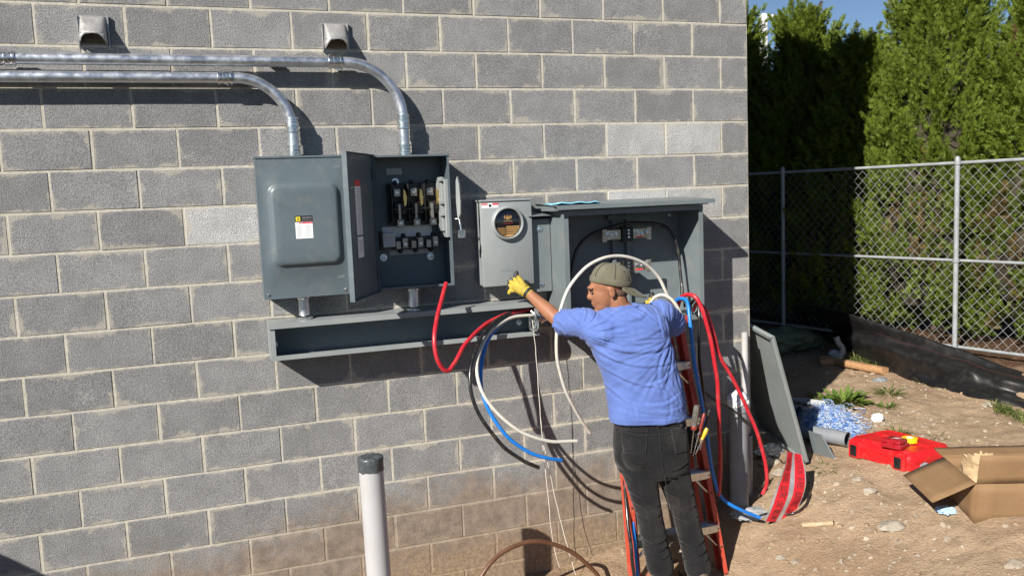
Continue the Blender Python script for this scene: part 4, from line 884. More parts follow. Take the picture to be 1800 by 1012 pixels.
# -- jeans
jn = MB(); jn.rings([ring(*q) for q in ((1142, 733, 52, .118, 0), (1142, 745, 54, .120, 0), (1143, 770, 56, .128, -.005), (1146, 800, 57, .130, -.005), (1150, 825, 54, .118, 0), (1154, 838, 38, .085, 0))])
def leg(mb, h_, k_, a_, s_):
    cuff = a_ + Vector((0, 0, .0)); pts = [h_, h_.lerp(k_, .25), h_.lerp(k_, .6), k_, k_.lerp(cuff, .3), k_.lerp(cuff, .7), cuff]; mb.limb(pts, [.094, .096, .084, .073, .071, .071, .076], 22)
leg(jn, pt(1119, 805), knee_l, ank_l, 0); leg(jn, pt(1175, 805), knee_r, ank_r, 0)
for s_, px in ((0, 1120), (1, 1171)): jn.ell(pt(px, 795, -.05), (.088, .082, .10))
jme = remesh(jn, .007, 6, 'jeans')
JF = [([(1165, 828), (1140, 822), (1110, 812)], .010, .006), ([(1168, 830), (1190, 824), (1212, 812)], .010, .006), ([(1166, 835), (1140, 842), (1105, 838)], .011, .005), ([(1170, 838), (1195, 842), (1215, 838)], .011, .005), ([(1090, 790), (1100, 820), (1120, 850)], .013, .005),
      ([(1112, 868), (1135, 880), (1160, 878)], .010, .005), ([(1118, 888), (1140, 897), (1165, 893)], .010, .006), ([(1122, 905), (1145, 915), (1168, 908)], .010, .005), ([(1180, 872), (1203, 882), (1226, 872)], .010, .005), ([(1183, 892), (1207, 900), (1232, 892)], .010, .006), ([(1188, 912), (1210, 920), (1238, 910)], .010, .005),
      ([(1138, 950), (1158, 962), (1182, 952)], .009, .008), ([(1138, 970), (1160, 978), (1184, 966)], .008, .009), ([(1140, 986), (1162, 993), (1184, 984)], .008, .008), ([(1202, 955), (1225, 966), (1250, 954)], .009, .008), ([(1203, 974), (1228, 984), (1252, 972)], .008, .009), ([(1204, 990), (1228, 998), (1252, 990)], .008, .007), ([(1128, 840), (1135, 880), (1150, 930), (1155, 960)], .012, .004), ([(1195, 835), (1200, 880), (1215, 935)], .012, .004)]
folds(jme, JF, YB - .12, .75); jeans = link('jeans', jme, M_JEAN, person)
bvh = BVHTree.FromPolygons([v.co[:] for v in jme.vertices], [p.vertices[:] for p in jme.polygons])
def on_jeans(px, py, lift=.003):
    d = ray(px, py).normalized(); h_ = bvh.ray_cast(CAM, d)
    return (h_[0] + h_[1] * lift) if h_[0] else None
def patch(name, quad, lift, m, parent, nu=10, nv=10):
    (ax, ay), (bx, by), (cx, cy), (dx, dy) = quad; rows = []
    for j in range(nv + 1):
        v = j / nv; row = []
        for i in range(nu + 1):
            u = i / nu; x = (ax * (1 - u) + bx * u) * (1 - v) + (dx * (1 - u) + cx * u) * v; y = (ay * (1 - u) + by * u) * (1 - v) + (dy * (1 - u) + cy * u) * v
            q = on_jeans(x, y, lift); row.append(q if q is not None else (row[-1] if row else pt(x, y, -.14)))
        rows.append(row)
    o = MB(); o.grid(rows); o = o.build(name, m, parent, smooth=80); so = o.modifiers.new('s', 'SOLIDIFY'); so.thickness = .003; so.offset = -1; return o
pk1 = patch('back_pocket', [(1090, 751), (1139, 753), (1135, 798), (1097, 797)], .0035, M_JEAN, jeans); pk2 = patch('back_pocket', [(1178, 753), (1209, 750), (1208, 792), (1188, 798)], .0035, M_JEAN, jeans)
patch('waistband', [(1086, 740), (1206, 739), (1207, 748), (1087, 749)], .003, M_JEAN, jeans, 30, 2)
for px in (1108, 1157, 1197): patch('belt_loop', [(px - 2.5, 738), (px + 2.5, 738), (px + 2.5, 752), (px - 2.5, 752)], .007, M_JEAN, jeans, 2, 5)
def seam(pts, parent, r=.0016):
    q = [on_jeans(x, y, .0045) for x, y in [(a[0] + (c[0] - a[0]) * k / 8, a[1] + (c[1] - a[1]) * k / 8) for a, c in zip(pts, pts[1:]) for k in range(9)]]
    q = [v for v in q if v is not None]; q2 = [q[0]]
    for v in q[1:]:
        if .001 < (v - q2[-1]).length < .06: q2.append(v)
    if len(q2) > 2: MB().tube(q2, r, 6).build('seam', M_SEAM, parent, smooth=60)
seam([(1092, 755), (1138, 757)], pk1); seam([(1092, 753), (1098, 796), (1134, 797), (1138, 755)], pk1); seam([(1180, 757), (1208, 754)], pk2); seam([(1180, 755), (1189, 796), (1207, 791)], pk2)
seam([(1158, 752), (1161, 790), (1166, 828)], jeans); seam([(1088, 757), (1120, 764), (1158, 764), (1206, 757)], jeans); seam([(1168, 836), (1176, 870), (1186, 920), (1196, 985)], jeans)
# -- gloves
for H in (LH, RH):
    g = MB(); hand(g, H, .0028); g.tube([at(*H['palm'][0][0]), at(*H['palm'][0][0]).lerp(at(*H['palm'][0][1]), .4)], [.035, .036], 18); gl = link('glove', remesh(g, .0035, 3, 'glove'), M_GLY, person)
    b = MB(); w_ = at(*H['palm'][0][0]); d_ = (w_ - at(*H['palm'][0][1])).normalized(); b.lathe([(.034, -.004), (.0365, 0), (.0365, .012), (.034, .014)], along(w_ - d_ * .012, d_), 24); b.build('glove_cuff', M_GLK, gl)
    b = MB()
    for f in ('index', 'thumb', 'middle', 'ring'):
        q = [at(*v) for v in H[f]]; b.limb([q[1].lerp(q[2], .15), q[2]], [.0138, .0132], 12)
    b.build('rubber_fingertip', M_GLK, gl, smooth=60)
# -- boots
for a_, toe in ((ank_l, toe_l), (ank_r, toe_r)):
    gz = ground_z(a_.x, a_.y); f_ = Vector((toe.x - a_.x, toe.y - a_.y, 0)).normalized(); BM = Matrix(((f_.x, -f_.y, 0, a_.x), (f_.y, f_.x, 0, a_.y), (0, 0, 1, gz), (0, 0, 0, 1)))
    b = MB()
    for x, hw_, h0, h1 in ((-.075, .035, .02, .10), (-.05, .042, .02, .15), (0, .045, .02, .16), (.06, .047, .02, .11), (.12, .052, .02, .085), (.17, .048, .02, .07), (.20, .03, .022, .05)):
        b.ell((x, 0, (h0 + h1) / 2), (.05, hw_, (h1 - h0) / 2), BM, 16, 10)
    link('boot', remesh(b, .006, 4, 'boot'), M_BOOT, person)
    b = MB(); b.prism([(-.115, -.035), (-.06, -.048), (.05, -.05), (.15, -.055), (.23, -.035), (.245, 0), (.23, .035), (.15, .055), (.05, .05), (-.06, .048), (-.115, .035)], BM @ Matrix.Translation((0, 0, .0)), .026); b.build('boot_sole', M_GLK, person, smooth=30)
# ------------------------------------------------------------------ tools in the hip pocket
M_TGREY = mat('grey_handle', (.10, .095, .085), .5, 0, .15, 40, dust=.2); M_TRED = mat('red_handle', (.22, .028, .02), .45, 0, .1, 40); M_TYEL = mat('yellow_handle', (.72, .40, .02), .4, 0, .08, 30); M_STEEL = mat('tool_steel', (.55, .55, .55), .3, 1.0, .1, 50)
def screwdriver(label, a, b_, r, mh, mband):
    a, b_ = Vector(a), Vector(b_); d = (a - b_).normalized(); L = (a - b_).length; M_ = along(b_, d)
    t = thing('screwdriver', label, 'screwdriver', b_, 'hand tools in the hip pocket')
    o = MB(); o.lathe([(.004, 0), (.004, L * .52)], M_, 10); o.build('shank', M_STEEL, t)
    o = MB(); rings2 = []
    for h_, k in ((.48, .55), (.52, .95), (.56, .85), (.62, .72), (.72, .95), (.85, 1.0), (.95, .95), (1.0, .7)):
        rings2.append([M_ @ Vector((r * k * (1 + .08 * math.cos(6 * th)) * math.cos(th), r * k * (1 + .08 * math.cos(6 * th)) * math.sin(th), L * h_)) for th in (2 * math.pi * j / 24 for j in range(24))])
    o.rings(rings2); o.build('handle', mh, t, smooth=50)
    o = MB(); o.lathe([(r * .9, L * .5), (r * 1.02, L * .515), (r * 1.02, L * .56), (r * .9, L * .575)], M_, 20); o.build('collar', mband, t)
YT = YB - .085
screwdriver('big grey handled screwdriver in the hip pocket', at(1225, 712, YT), at(1214, 796, YT + .03), .0165, M_TGREY, M_TRED)
screwdriver('slim dark red handled screwdriver beside the big grey one', at(1238, 726, YT + .02), at(1218, 800, YT + .04), .010, M_TRED, M_TGREY)
screwdriver('yellow handled screwdriver lowest at the hip pocket', at(1243, 752, YT + .03), at(1222, 798, YT + .05), .011, M_TYEL, M_TGREY)
screwdriver('thin black handled screwdriver furthest right at the hip', at(1247, 720, YT + .05), at(1230, 790, YT + .06), .0075, M_BLACKP, M_TGREY)
b = MB(); qa = [at(1203, 752, YT + .07), at(1232, 750, YT + .05), at(1224, 800, YT + .06), at(1208, 798, YT + .07)]
b.rings([[q + Vector((0, dy, 0)) for q in qa] for dy in (.0, .03)]); po = b.build('tool_pouch', M_JEAN, person)
# ================================================================== things lying on the ground by the corner
def slab(name, corners, th, m, parent=None, flange=0.0, nsign=1):
    """sheet panel through four corners (TL, TR, BR, BL), optional turned edge"""
    c = [Vector(q) for q in corners]; n = (c[1] - c[0]).cross(c[3] - c[0]).normalized() * nsign
    b = MB(); b.rings([c, [q + n * th for q in c]]); o = b.build(name, m, parent, smooth=None)
    return o, n
# cabinet cover leaning on the corner
BRc = at(1421, 811, -.11); TRc = at(1361, 591, -.20); ax_ = Vector((.15, 1, 0)).normalized()
hgt = TRc - BRc; wdt = ax_ - hgt.normalized() * ax_.dot(hgt.normalized()); wdt = wdt.normalized() * .66
TLc, BLc = TRc + wdt, BRc + wdt
CV = thing('cabinet_cover', 'tall grey metal cabinet cover leaning on the building corner', 'metal cover', (BRc.x, BRc.y, BRc.z))
M_COV = mat('cover_enamel', (.235, .26, .262), .4, 0, .06, 4, dust=.12)
o, n_ = slab('sheet', (TLc, TRc, BRc, BLc), .003, M_COV, CV)
tocam = (CAM - TRc); n_ = n_ if n_.dot(tocam) > 0 else -n_
for nm, p0, p1 in (('edge_flange', TRc, BRc), ('edge_flange', TLc, TRc), ('edge_flange', BRc, BLc)):
    inw = ((TLc + BRc) / 2 - (p0 + p1) / 2).normalized()
    b = MB(); d_ = (p1 - p0).normalized(); inw = (inw - d_ * inw.dot(d_)).normalized()
    b.rings([[p + inw * x + n_ * y for x, y in ((0, 0.0035), (.003, 0.0035), (.003, .022), (.022, .022), (.022, .025), (0, .025))] for p in (p0, p1)]); b.build(nm, M_COV, CV, smooth=None)
# smaller grey plate lying by its foot
g_a, g_b = gp(1466, 806), gp(1431, 797); q4 = [at(1419, 757, g_b.y + .03), at(1443, 765, g_a.y + .04), g_a, g_b]
o, _ = slab('metal_plate', [q + Vector((0, 0, 0)) for q in q4], .012, M_CAB); tag(o, 'small grey metal plate propped beside the leaning cover', 'metal plate')
# grey pipe offcuts
ga = gp(1488, 783); plain_pipe('pipe_offcut', 'short grey pipe offcut with open end facing the red case', ga + Vector((-.10, .22, .05)), ga + Vector((-.005, -.02, .052)), .052, M_PVCG, 'pipe offcut', .005)
ga = gp(1450, 780); plain_pipe('pipe_offcut', 'grey pipe offcut half hidden behind the small metal plate', ga + Vector((-.06, .2, .05)), ga + Vector((-.0, -.02, .045)), .042, M_PVCG, 'pipe offcut', .005)
ga = gp(1404, 735); plain_pipe('pipe_offcut', 'grey pipe offcut in the shade behind the leaning cover', ga + Vector((-.10, .25, .06)), ga + Vector((.0, .0, .05)), .055, M_PVCG, 'pipe offcut', .006)
ga = gp(1418, 712); plain_pipe('pipe_coupling', 'small pale pipe coupling on the edge of the shade', ga + Vector((-.02, .04, .03)), ga + Vector((.01, -.03, .035)), .028, M_PVCW, 'pipe coupling', .004)
# tangle of blue pull line
def mat_line():
    m, t, p = base_mat('blue_white_line'); c = t.mix(t.range(t.noise(t.coord('Object'), 26, 3, .6), .40, .58), (.06, .22, .62), (.62, .70, .80)); t.l.new(c, p.inputs['Base Color']); p.inputs['Roughness'].default_value = .45; return m
rg = random.Random(11); bl = MB()
for k in range(260):
    x0, y0 = rg.uniform(1405, 1450), rg.uniform(722, 765); x1, y1 = x0 + rg.uniform(35, 90), y0 + rg.uniform(-10, 25); n = 7; pts = []
    for i in range(n):
        u = i / (n - 1); px = x0 + (x1 - x0) * u + rg.uniform(-7, 7); py = min(max(y0 + (y1 - y0) * u + rg.uniform(-9, 9), 718), 772)
        q = gp(px, py); hgt_ = .10 * math.exp(-((px - 1450) / 40) ** 2) * rg.random() + .012; pts.append(q + Vector((-.3 * hgt_, -.4 * hgt_, hgt_)))
    bl.tube(spline(pts, 3), .0015, 4)
tag(bl.build('pull_line_tangle', mat_line(), None, smooth=60), 'tangle of blue and white pull line on the dirt', 'line tangle')
# red organiser case
M_RC = mat('red_case_plastic', (.60, .011, .015), .36, 0, .05, 8, bump=.25, bscale=160, bdist=.001, dust=.08); M_RC2 = mat('red_clear_case', (.33, .012, .02), .12, 0, .05, 8, coat=.5)
ca, cb_, cc = gp(1487, 800), gp(1603, 834), gp(1644, 795)
zc = (ca.z + cb_.z + cc.z) / 3; ux = (cb_ - ca); ux.z *= .6; ux.normalize()
TB = thing('tool_case', 'red plastic organiser case lying flat on the dirt with two black latches', 'tool case', ca)
LW, LD_, LH_ = (cb_ - ca).length * .98, .42, .128
CMx = frame(ca + Vector((0, 0, .004)), ux, None, Vector((.02, .06, 1)))
CMx = CMx @ Matrix.Translation((.0, .0, 0))
b = MB(); n_b = rrect(0, LW, 0, LD_, .05, 3); n_t = rrect(.02, LW - .02, .02, LD_ - .02, .05, 3); n_m = rrect(-.004, LW + .004, -.004, LD_ + .004, .05, 3)
b.rings([[CMx @ Vector((x, y, z)) for x, y in L_] for L_, z in ((n_t, 0), (n_b, .012), (n_b, LH_ * .46))]); b.build('base', M_RC, TB, smooth=30)
b = MB(); b.rings([[CMx @ Vector((x, y, z)) for x, y in L_] for L_, z in ((n_m, LH_ * .47), (n_m, LH_ * .62), (n_b, LH_ * .80), (n_t, LH_))]); lid = b.build('lid', M_RC, TB, smooth=30)
for x0 in (.045, LW - .115):
    b = MB(); b.box(x0 - .012, x0 + .082, -.02, .03, .004, LH_ * .93, .008, 1, CMx); b.build('corner_block', M_RC, TB)
    b = MB(); b.box(x0 + .008, x0 + .060, -.028, -.0185, .018, LH_ * .72, .004, 1, CMx); b.build('latch', M_BLACKP, TB)
b = MB()
for k in range(4): b.box(.10, LW - .10, .03 + k * .006, .033 + k * .006, LH_ * 1.0 - .002, LH_ * 1.0 + .003, .001, 1, CMx)
b.box(.05, LW - .05, LD_ * .55, LD_ - .06, LH_ - .003, LH_ + .006, .01, 1, CMx); b.build('lid_rib', M_RC, lid)
b = MB(); b.box(LW * .30, LW * .70, -.012, .02, LH_ * .55, LH_ * .80, .006, 1, CMx); b.build('carry_handle', M_RC, TB)
def on_lid(px, py, h):
    o_ = CMx @ Vector((0, 0, h)); n_ = CMx.to_3x3() @ Vector((0, 0, 1)); d = ray(px, py); return CMx.inverted() @ (CAM + d * ((o_ - CAM).dot(n_) / d.dot(n_)))
SCs = thing('parts_case', 'small clear red parts case lying on the red organiser', 'parts case', CMx @ Vector((LW * .45, LD_ * .3, LH_)))
q_ = on_lid(1547, 786, LH_); SM = CMx @ Matrix.Translation((q_.x, q_.y, LH_ + .0065)) @ Matrix.Rotation(R(12), 4, 'Z')
b = MB(); b.box(0, .135, 0, .12, 0, .03, .006, 2, SM); b.build('case_base', M_RC2, SCs); b = MB(); b.box(.006, .129, .006, .114, .0305, .056, .01, 2, SM); b.build('case_lid', M_RC2, SCs)
b = MB(); b.box(.05, .09, -.006, -.0005, .018, .042, .002, 1, SM); b.build('case_latch', M_RC2, SCs)
b = MB(); b.prism([(.05, .05), (.09, .075), (.07, .078), (.095, .10), (.055, .068), (.075, .066)], SM @ Matrix.Translation((0, 0, .0565)), .0006); b.build('white_mark', M_WHITEL, SCs, smooth=None)
M_YT = mat('yellow_tape', (.80, .58, .01), .4, 0, .06, 20); q_ = on_lid(1599, 778, LH_); TM = CMx @ Matrix.Translation((q_.x, q_.y, LH_ + .0068))
tr = thing('tape_roll', 'yellow tape roll lying on the red organiser case', 'tape roll', TM @ Vector((0, 0, 0)))
b = MB(); b.lathe([(.022, 0), (.047, 0), (.049, .002), (.049, .028), (.047, .030), (.022, .030)], TM, 32, cap=False); b.build('tape', M_YT, tr)
b = MB(); b.lathe([(.019, 0), (.022, 0), (.022, .031), (.019, .031), (.019, 0)], TM, 24, cap=False); b.build('core', M_WHITEL, tr)
# cardboard box with open flaps
def mat_card():
    m, t, p = base_mat('cardboard'); o = t.coord('Object'); mp = t.new('ShaderNodeMapping'); mp.inputs['Scale'].default_value = (3, 3, 60); t.l.new(o, mp.inputs[0])
    c = t.mix(t.range(t.noise(o, 5, 5, .6), .3, .7), (.185, .108, .050), (.225, .135, .066)); c = t.mix(t.range(t.noise(mp.outputs[0], 3, 3), .4, .65, 0, .18), c, (.13, .075, .034))
    c = t.mix(t.range(t.noise(o, 90, 3, .7), .6, .75, 0, .3), c, (.11, .065, .03)); t.l.new(c, p.inputs['Base Color']); p.inputs['Roughness'].default_value = .85
    t.l.new(t.bump(t.noise(o, 30, 5, .6), .25, .003), p.inputs['Normal']); return m
M_CARD = mat_card()
k0 = gp(1712, 919); kz = k0.z
e1 = (at(1812, 884, k0.y - .30) - k0); e1 = Vector((.88, -.47, .035)).normalized(); e2 = Vector((.38, .92, .05)).normalized()
zz_ = Vector((.0, -.06, 1)).normalized(); BX = .56; BYd = .40; BHt = .225
KB = thing('cardboard_box', 'open brown cardboard box with spread flaps at the right edge', 'cardboard box', k0)
def sheet(name, a, u, v, th=.005, parent=KB):
    n = u.cross(v).normalized() * th; a = Vector(a); b = MB(); rows = []
    for j in range(5):
        rows.append([a + u * (i / 6) + v * (j / 4) + n.normalized() * .004 * mnoise.noise(a * 3 + Vector((i * .5, j * .5, 1))) for i in range(7)])
    b.grid(rows); o = b.build(name, M_CARD, parent, smooth=60); so = o.modifiers.new('s', 'SOLIDIFY'); so.thickness = th; so.offset = 0; return o
U, V_, H_ = e1 * BX, e2 * BYd, zz_ * BHt
sheet('front_side', k0, U, H_); sheet('left_side', k0 + V_ * .004, V_ * .99, H_); sheet('back_side', k0 + V_, U, H_); sheet('right_side', k0 + U, V_, H_); sheet('bottom', k0 + zz_ * .006, U, V_)
sheet('front_flap', k0 + H_ * 1.01, U, (zz_ * .95 - e2 * .10).normalized() * .165); sheet('left_flap', k0 + H_ * 1.01, V_, (-e1 * .9 - zz_ * .42).normalized() * .25)
sheet('back_flap', k0 + H_ * 1.01 + V_, U, (zz_ * .05 + e2 * .9).normalized() * .14); sheet('right_flap', k0 + U + H_ * 1.01, V_, (e1 * .8 + zz_ * .3).normalized() * .2)
b = MB(); b.box(0, 1, 0, 1, 0, 1); b.bm.clear(); rg = random.Random(21)
M_PAPER = mat('kraft_paper', (.42, .30, .17), .8, 0, .10, 12, bump=.3, bscale=50)
pc = k0 + H_ * .95 + V_ * .5 + U * .22; rws = []
for j in range(17):
    row = []
    for i in range(25):
        th, ph = 2 * math.pi * i / 24, math.pi * j / 16
        d = Vector((math.sin(ph) * math.cos(th), math.sin(ph) * math.sin(th), math.cos(ph))); nz = mnoise.cell(d * 2.6) * .3 + abs(mnoise.noise(d * 4.0)) * .55 + abs(mnoise.noise(d * 8)) * .25
        row.append(pc + Vector((d.x * .13, d.y * .15, d.z * .12)) * (.75 + .55 * nz))
    row[-1] = row[0].copy(); rws.append(row)
b = MB(); b.grid(rws); bmesh.ops.remove_doubles(b.bm, verts=b.bm.verts[:], dist=.0005); po = b.build('packing_paper', M_PAPER, None, smooth=25); tag(po, 'crumpled brown packing paper inside the cardboard box', 'paper')
def crumple(name, label, cat, c, r, m, seed, flat=.35, sm=None, nx=2.2):
    b = MB(); bmesh.ops.create_icosphere(b.bm, subdivisions=4, radius=1.0)
    for v in b.bm.verts:
        d = v.co.normalized(); s_ = .72 + .5 * abs(mnoise.noise(d * nx + Vector((seed, 0, 0)))) + .22 * abs(mnoise.noise(d * nx * 2.7 + Vector((0, seed, 0))))
        v.co = Vector(c) + Vector((d.x * r[0], d.y * r[1], d.z * r[2])) * s_
    return tag(b.build(name, m, None, smooth=sm), label, cat)
M_RAG = mat('pale_blue_rag', (.42, .62, .80), .8, 0, .1, 20); q = gp(1664, 899); crumple('rag', 'crumpled pale blue rag beside the cardboard box', 'rag', q + Vector((0, 0, .012)), (.06, .06, .02), M_RAG, 3.3)
M_BOTL = mat('dull_grey_plastic', (.20, .21, .23), .5, 0, .1, 20); q = gp(1622, 822); crumple('plastic_bag', 'small grey plastic bag between red case and cardboard box', 'bag', q + Vector((0, 0, .015)), (.05, .05, .025), M_BOTL, 5.1)
M_TISSUE = mat('white_tissue', (.78, .79, .80), .7, 0, .05, 20); q = gp(1543, 740); crumple('paper_scrap', 'crumpled white paper scrap beyond the red case', 'paper', q + Vector((0, 0, .025)), (.05, .035, .04), M_TISSUE, 7.7, sm=None, nx=3)
# warning tape with printed words, and the clear bag under it
M_TSIL = mat('silver_foil', (.52, .50, .50), .28, .55, .12, 14, bump=.5, bscale=22, bdist=.006); M_TRD = mat('red_tape_print', (.58, .02, .03), .3, .15, .1, 14, bump=.4, bscale=22, bdist=.005)
cl = [(1394, 795, .30), (1395, 820, .26), (1392, 845, .16), (1386, 868, .09), (1377, 892, .03), (1367, 917, .012)]
def tape_pt(s, w):                                            # s along 0..1, w across -1..1
    k = s * (len(cl) - 1); i = min(int(k), len(cl) - 2); f = k - i
    f = f; px = cl[i][0] * (1 - f) + cl[i + 1][0] * f; py = cl[i][1] * (1 - f) + cl[i + 1][1] * f; h = cl[i][2] * (1 - f) + cl[i + 1][2] * f
    half = 16 + 12 * s
    g0 = gp(px + 4, 914 - (914 - py) * .35); d = ray(px + w * half, py + w * 4)
    y = g0.y - .02 * h
    p = CAM + d * ((y - CAM.y) / d.y); return p + Vector((0, .012 * math.sin(s * 7 + w * 2) - .01 * abs(w), 0))
TW = thing('warning_tape', 'red and silver warning tape strip hanging to the ground beside the leaning cover', 'warning tape', tape_pt(1, 0))
def tape_strip(name, w0, w1, m, lift, parent):
    b = MB(); b.grid([[tape_pt(s / 24, w0 + (w1 - w0) * i / 6) + Vector((-.3, -1, .25)).normalized() * lift for i in range(7)] for s in range(25)]); return b.build(name, m, parent, smooth=80)
fo = tape_strip('foil', -1, 1, M_TSIL, 0, TW); tape_strip('red_band', -.86, -.12, M_TRD, .0018, TW); tape_strip('red_band', .20, .92, M_TRD, .0018, TW)
def tape_words(body, wc, size, s0, s1):
    me = text_mesh(body, 1.0, None); xs_ = [v.co.x for v in me.vertices]; lo, hi = min(xs_), max(xs_)
    for v in me.vertices:
        s = s0 + (s1 - s0) * (v.co.x - lo) / (hi - lo); v.co = tape_pt(s, wc + v.co.y * size) + Vector((-.3, -1, .25)).normalized() * .0034
    link('lettering', me, M_INK, TW)
tape_words('CAUTION   BURIED   ELECTRIC   LINE   BELOW', -.48, .62, .08, .97); tape_words('CAUTION   BURIED   ELECTRIC   LINE', .56, .62, .05, .90)
M_BAG = mat('cloudy_clear_plastic', (.66, .68, .70), .22, 0, .06, 10, bump=.6, bscale=20, bdist=.008, trans=.45)
q = gp(1322, 905); crumple('plastic_bag', 'cloudy clear plastic bag under the blue cable end', 'bag', q + Vector((0, 0, .012)), (.15, .10, .028), M_BAG, 2.2, nx=2.6, sm=40)
q = gp(1352, 795); crumple('plastic_bag', 'grey plastic bag at the foot of the leaning cover', 'bag', q + Vector((-.02, -.04, .03)), (.12, .07, .05), M_BAG, 8.2, nx=2.6, sm=40)
# black cable loop on the ground behind the tape
lp_ = [gp(x, y) + Vector((0, 0, .02)) for x, y in ((1395, 815), (1415, 832), (1424, 862), (1415, 893), (1390, 908), (1360, 905), (1330, 912))]
tag(MB().tube(spline(lp_), .006, 8).build('black_cable', C_BLK, None, smooth=60), 'thin black cable curling on the dirt behind the warning tape', 'cable')
# wood
def mat_wood(name, a, b_):
    m, t, p = base_mat(name); mp = t.new('ShaderNodeMapping'); mp.inputs['Scale'].default_value = (2, 22, 22); t.l.new(t.coord('Object'), mp.inputs[0])
    c = t.mix(t.range(t.noise(mp.outputs[0], 3, 6, .65), .3, .7), a, b_); t.l.new(c, p.inputs['Base Color']); p.inputs['Roughness'].default_value = .85; t.l.new(t.bump(t.noise(mp.outputs[0], 4, 5, .6), .6, .006), p.inputs['Normal']); return m
M_LOG = mat_wood('weathered_wood', (.26, .13, .06), (.46, .27, .13)); M_STK = mat_wood('pale_wood', (.36, .25, .15), (.50, .38, .25))
def timber(name, label, a, b_, w, h, m, seed):
    a, b_ = Vector(a), Vector(b_); u = (b_ - a).normalized(); M_ = frame(a, u, None, Vector((0, 0, 1))); L = (b_ - a).length; b = MB(); rings3 = []
    for i in range(9):
        x = L * i / 8; k = 1 + .12 * mnoise.noise(Vector((i * .8, seed, 0)))
        rings3.append([M_ @ Vector((x, w * k * math.copysign(abs(math.cos(th)) ** .5, math.cos(th)) + .01 * mnoise.noise(Vector((i, seed, 3))), h * k * math.copysign(abs(math.sin(th)) ** .5, math.sin(th)) + h)) for th in (2 * math.pi * j / 14 for j in range(14))])
    b.rings(rings3); return tag(b.build(name, m, None, smooth=50), label, 'wood')
timber('timber', 'long weathered timber lying below the black silt fence', gp(1446, 636) + Vector((0, 0, 0)), gp(1556, 658), .045, .032, M_LOG, 1); timber('timber', 'short weathered timber end under the long one', gp(1442, 642), gp(1470, 640), .04, .03, M_LOG, 5)
timber('wood_stake', 'small wood offcut on the dirt below the warning tape', gp(1412, 925), gp(1466, 921), .022, .012, M_STK, 9)
# sandbag and litter in the shade
M_SBAG = mat('green_sandbag', (.15, .17, .10), .85, 0, .15, 14, bump=.5, bscale=120, bdist=.002); q = gp(1400, 612)
crumple('sandbag', 'dull green sandbag in the shade beyond the building corner', 'sandbag', q + Vector((-.06, .0, .10)), (.40, .26, .16), M_SBAG, 1.4, sm=60, nx=1.3)
M_SOLE = mat('pale_rubber', (.50, .45, .38), .6, 0, .1, 12); q = at(1477, 605, 2.0)
b = MB(); b.tube(spline([at(1470, 592, 1.95), at(1474, 603, 1.93), at(1481, 612, 1.92), at(1479, 626, 1.9), at(1470, 634, 1.9)]), [.03] * 25, 8); tag(b.build('hose_scrap', M_SOLE, None, smooth=60), 'bent pale hose scrap beside the end of the silt fence', 'hose')
crumple('plastic_bag', 'small clear crumpled bag by the hose scrap', 'bag', gp(1466, 628) + Vector((0, 0, .03)), (.06, .06, .05), M_BAG, 4.4, nx=3)
# stones
M_STONE = mat('stone', (.33, .275, .21), .9, 0, .25, 9, fine=.25, fscale=60, bump=.7, bscale=30, bdist=.008); M_STONE2 = mat('pale_stone', (.34, .295, .235), .9, 0, .2, 9, fine=.2, fscale=60, bump=.7, bscale=30, bdist=.008)
for px, py, r, lab, m in ((1352, 812, .085, 'pale stone in the rubble under the grey bag', M_STONE2), (1372, 832, .075, 'pale stone left of the warning tape', M_STONE2), (1540, 655, .06, 'stone beside the right end of the long timber', M_STONE), (1548, 668, .075, 'flat blue grey stone below the long timber', mat('slate', (.17, .19, .21), .8, 0, .2, 9)), (1398, 987, .035, 'round stone at the bottom of the photo right of the ladder', M_STONE),
                          (1372, 980, .035, 'pale angular stone at the bottom left of the bare dirt', M_STONE2), (1508, 842, .04, 'pale stone below the red case', M_STONE2), (1530, 862, .05, 'pale stone in the middle of the bare dirt', M_STONE2), (1738, 712, .06, 'pale flat stone near the grass by the silt fence', M_STONE2), (1785, 992, .06, 'flat stone at the bottom right corner', M_STONE), (1305, 770, .09, 'stone behind the thick grey pipe', M_STONE), (1565, 925, .09, 'flat pale stone set in the open dirt', M_STONE2)):
    q = gp(px, py); rg = random.Random(px); b = MB(); bmesh.ops.create_icosphere(b.bm, subdivisions=3, radius=1.0)
    for v in b.bm.verts:
        d = v.co.normalized(); s_ = .85 + .4 * mnoise.noise(d * 1.3 + Vector((px, 0, 0))) + .1 * mnoise.noise(d * 4); v.co = q + Vector((d.x * r, d.y * r * .8, d.z * r * .42)) * s_
    tag(b.build('stone', m, None, smooth=30), lab, 'stone', 'loose stones on the dirt')
GVV, GFF = [], []; rg = random.Random(5)
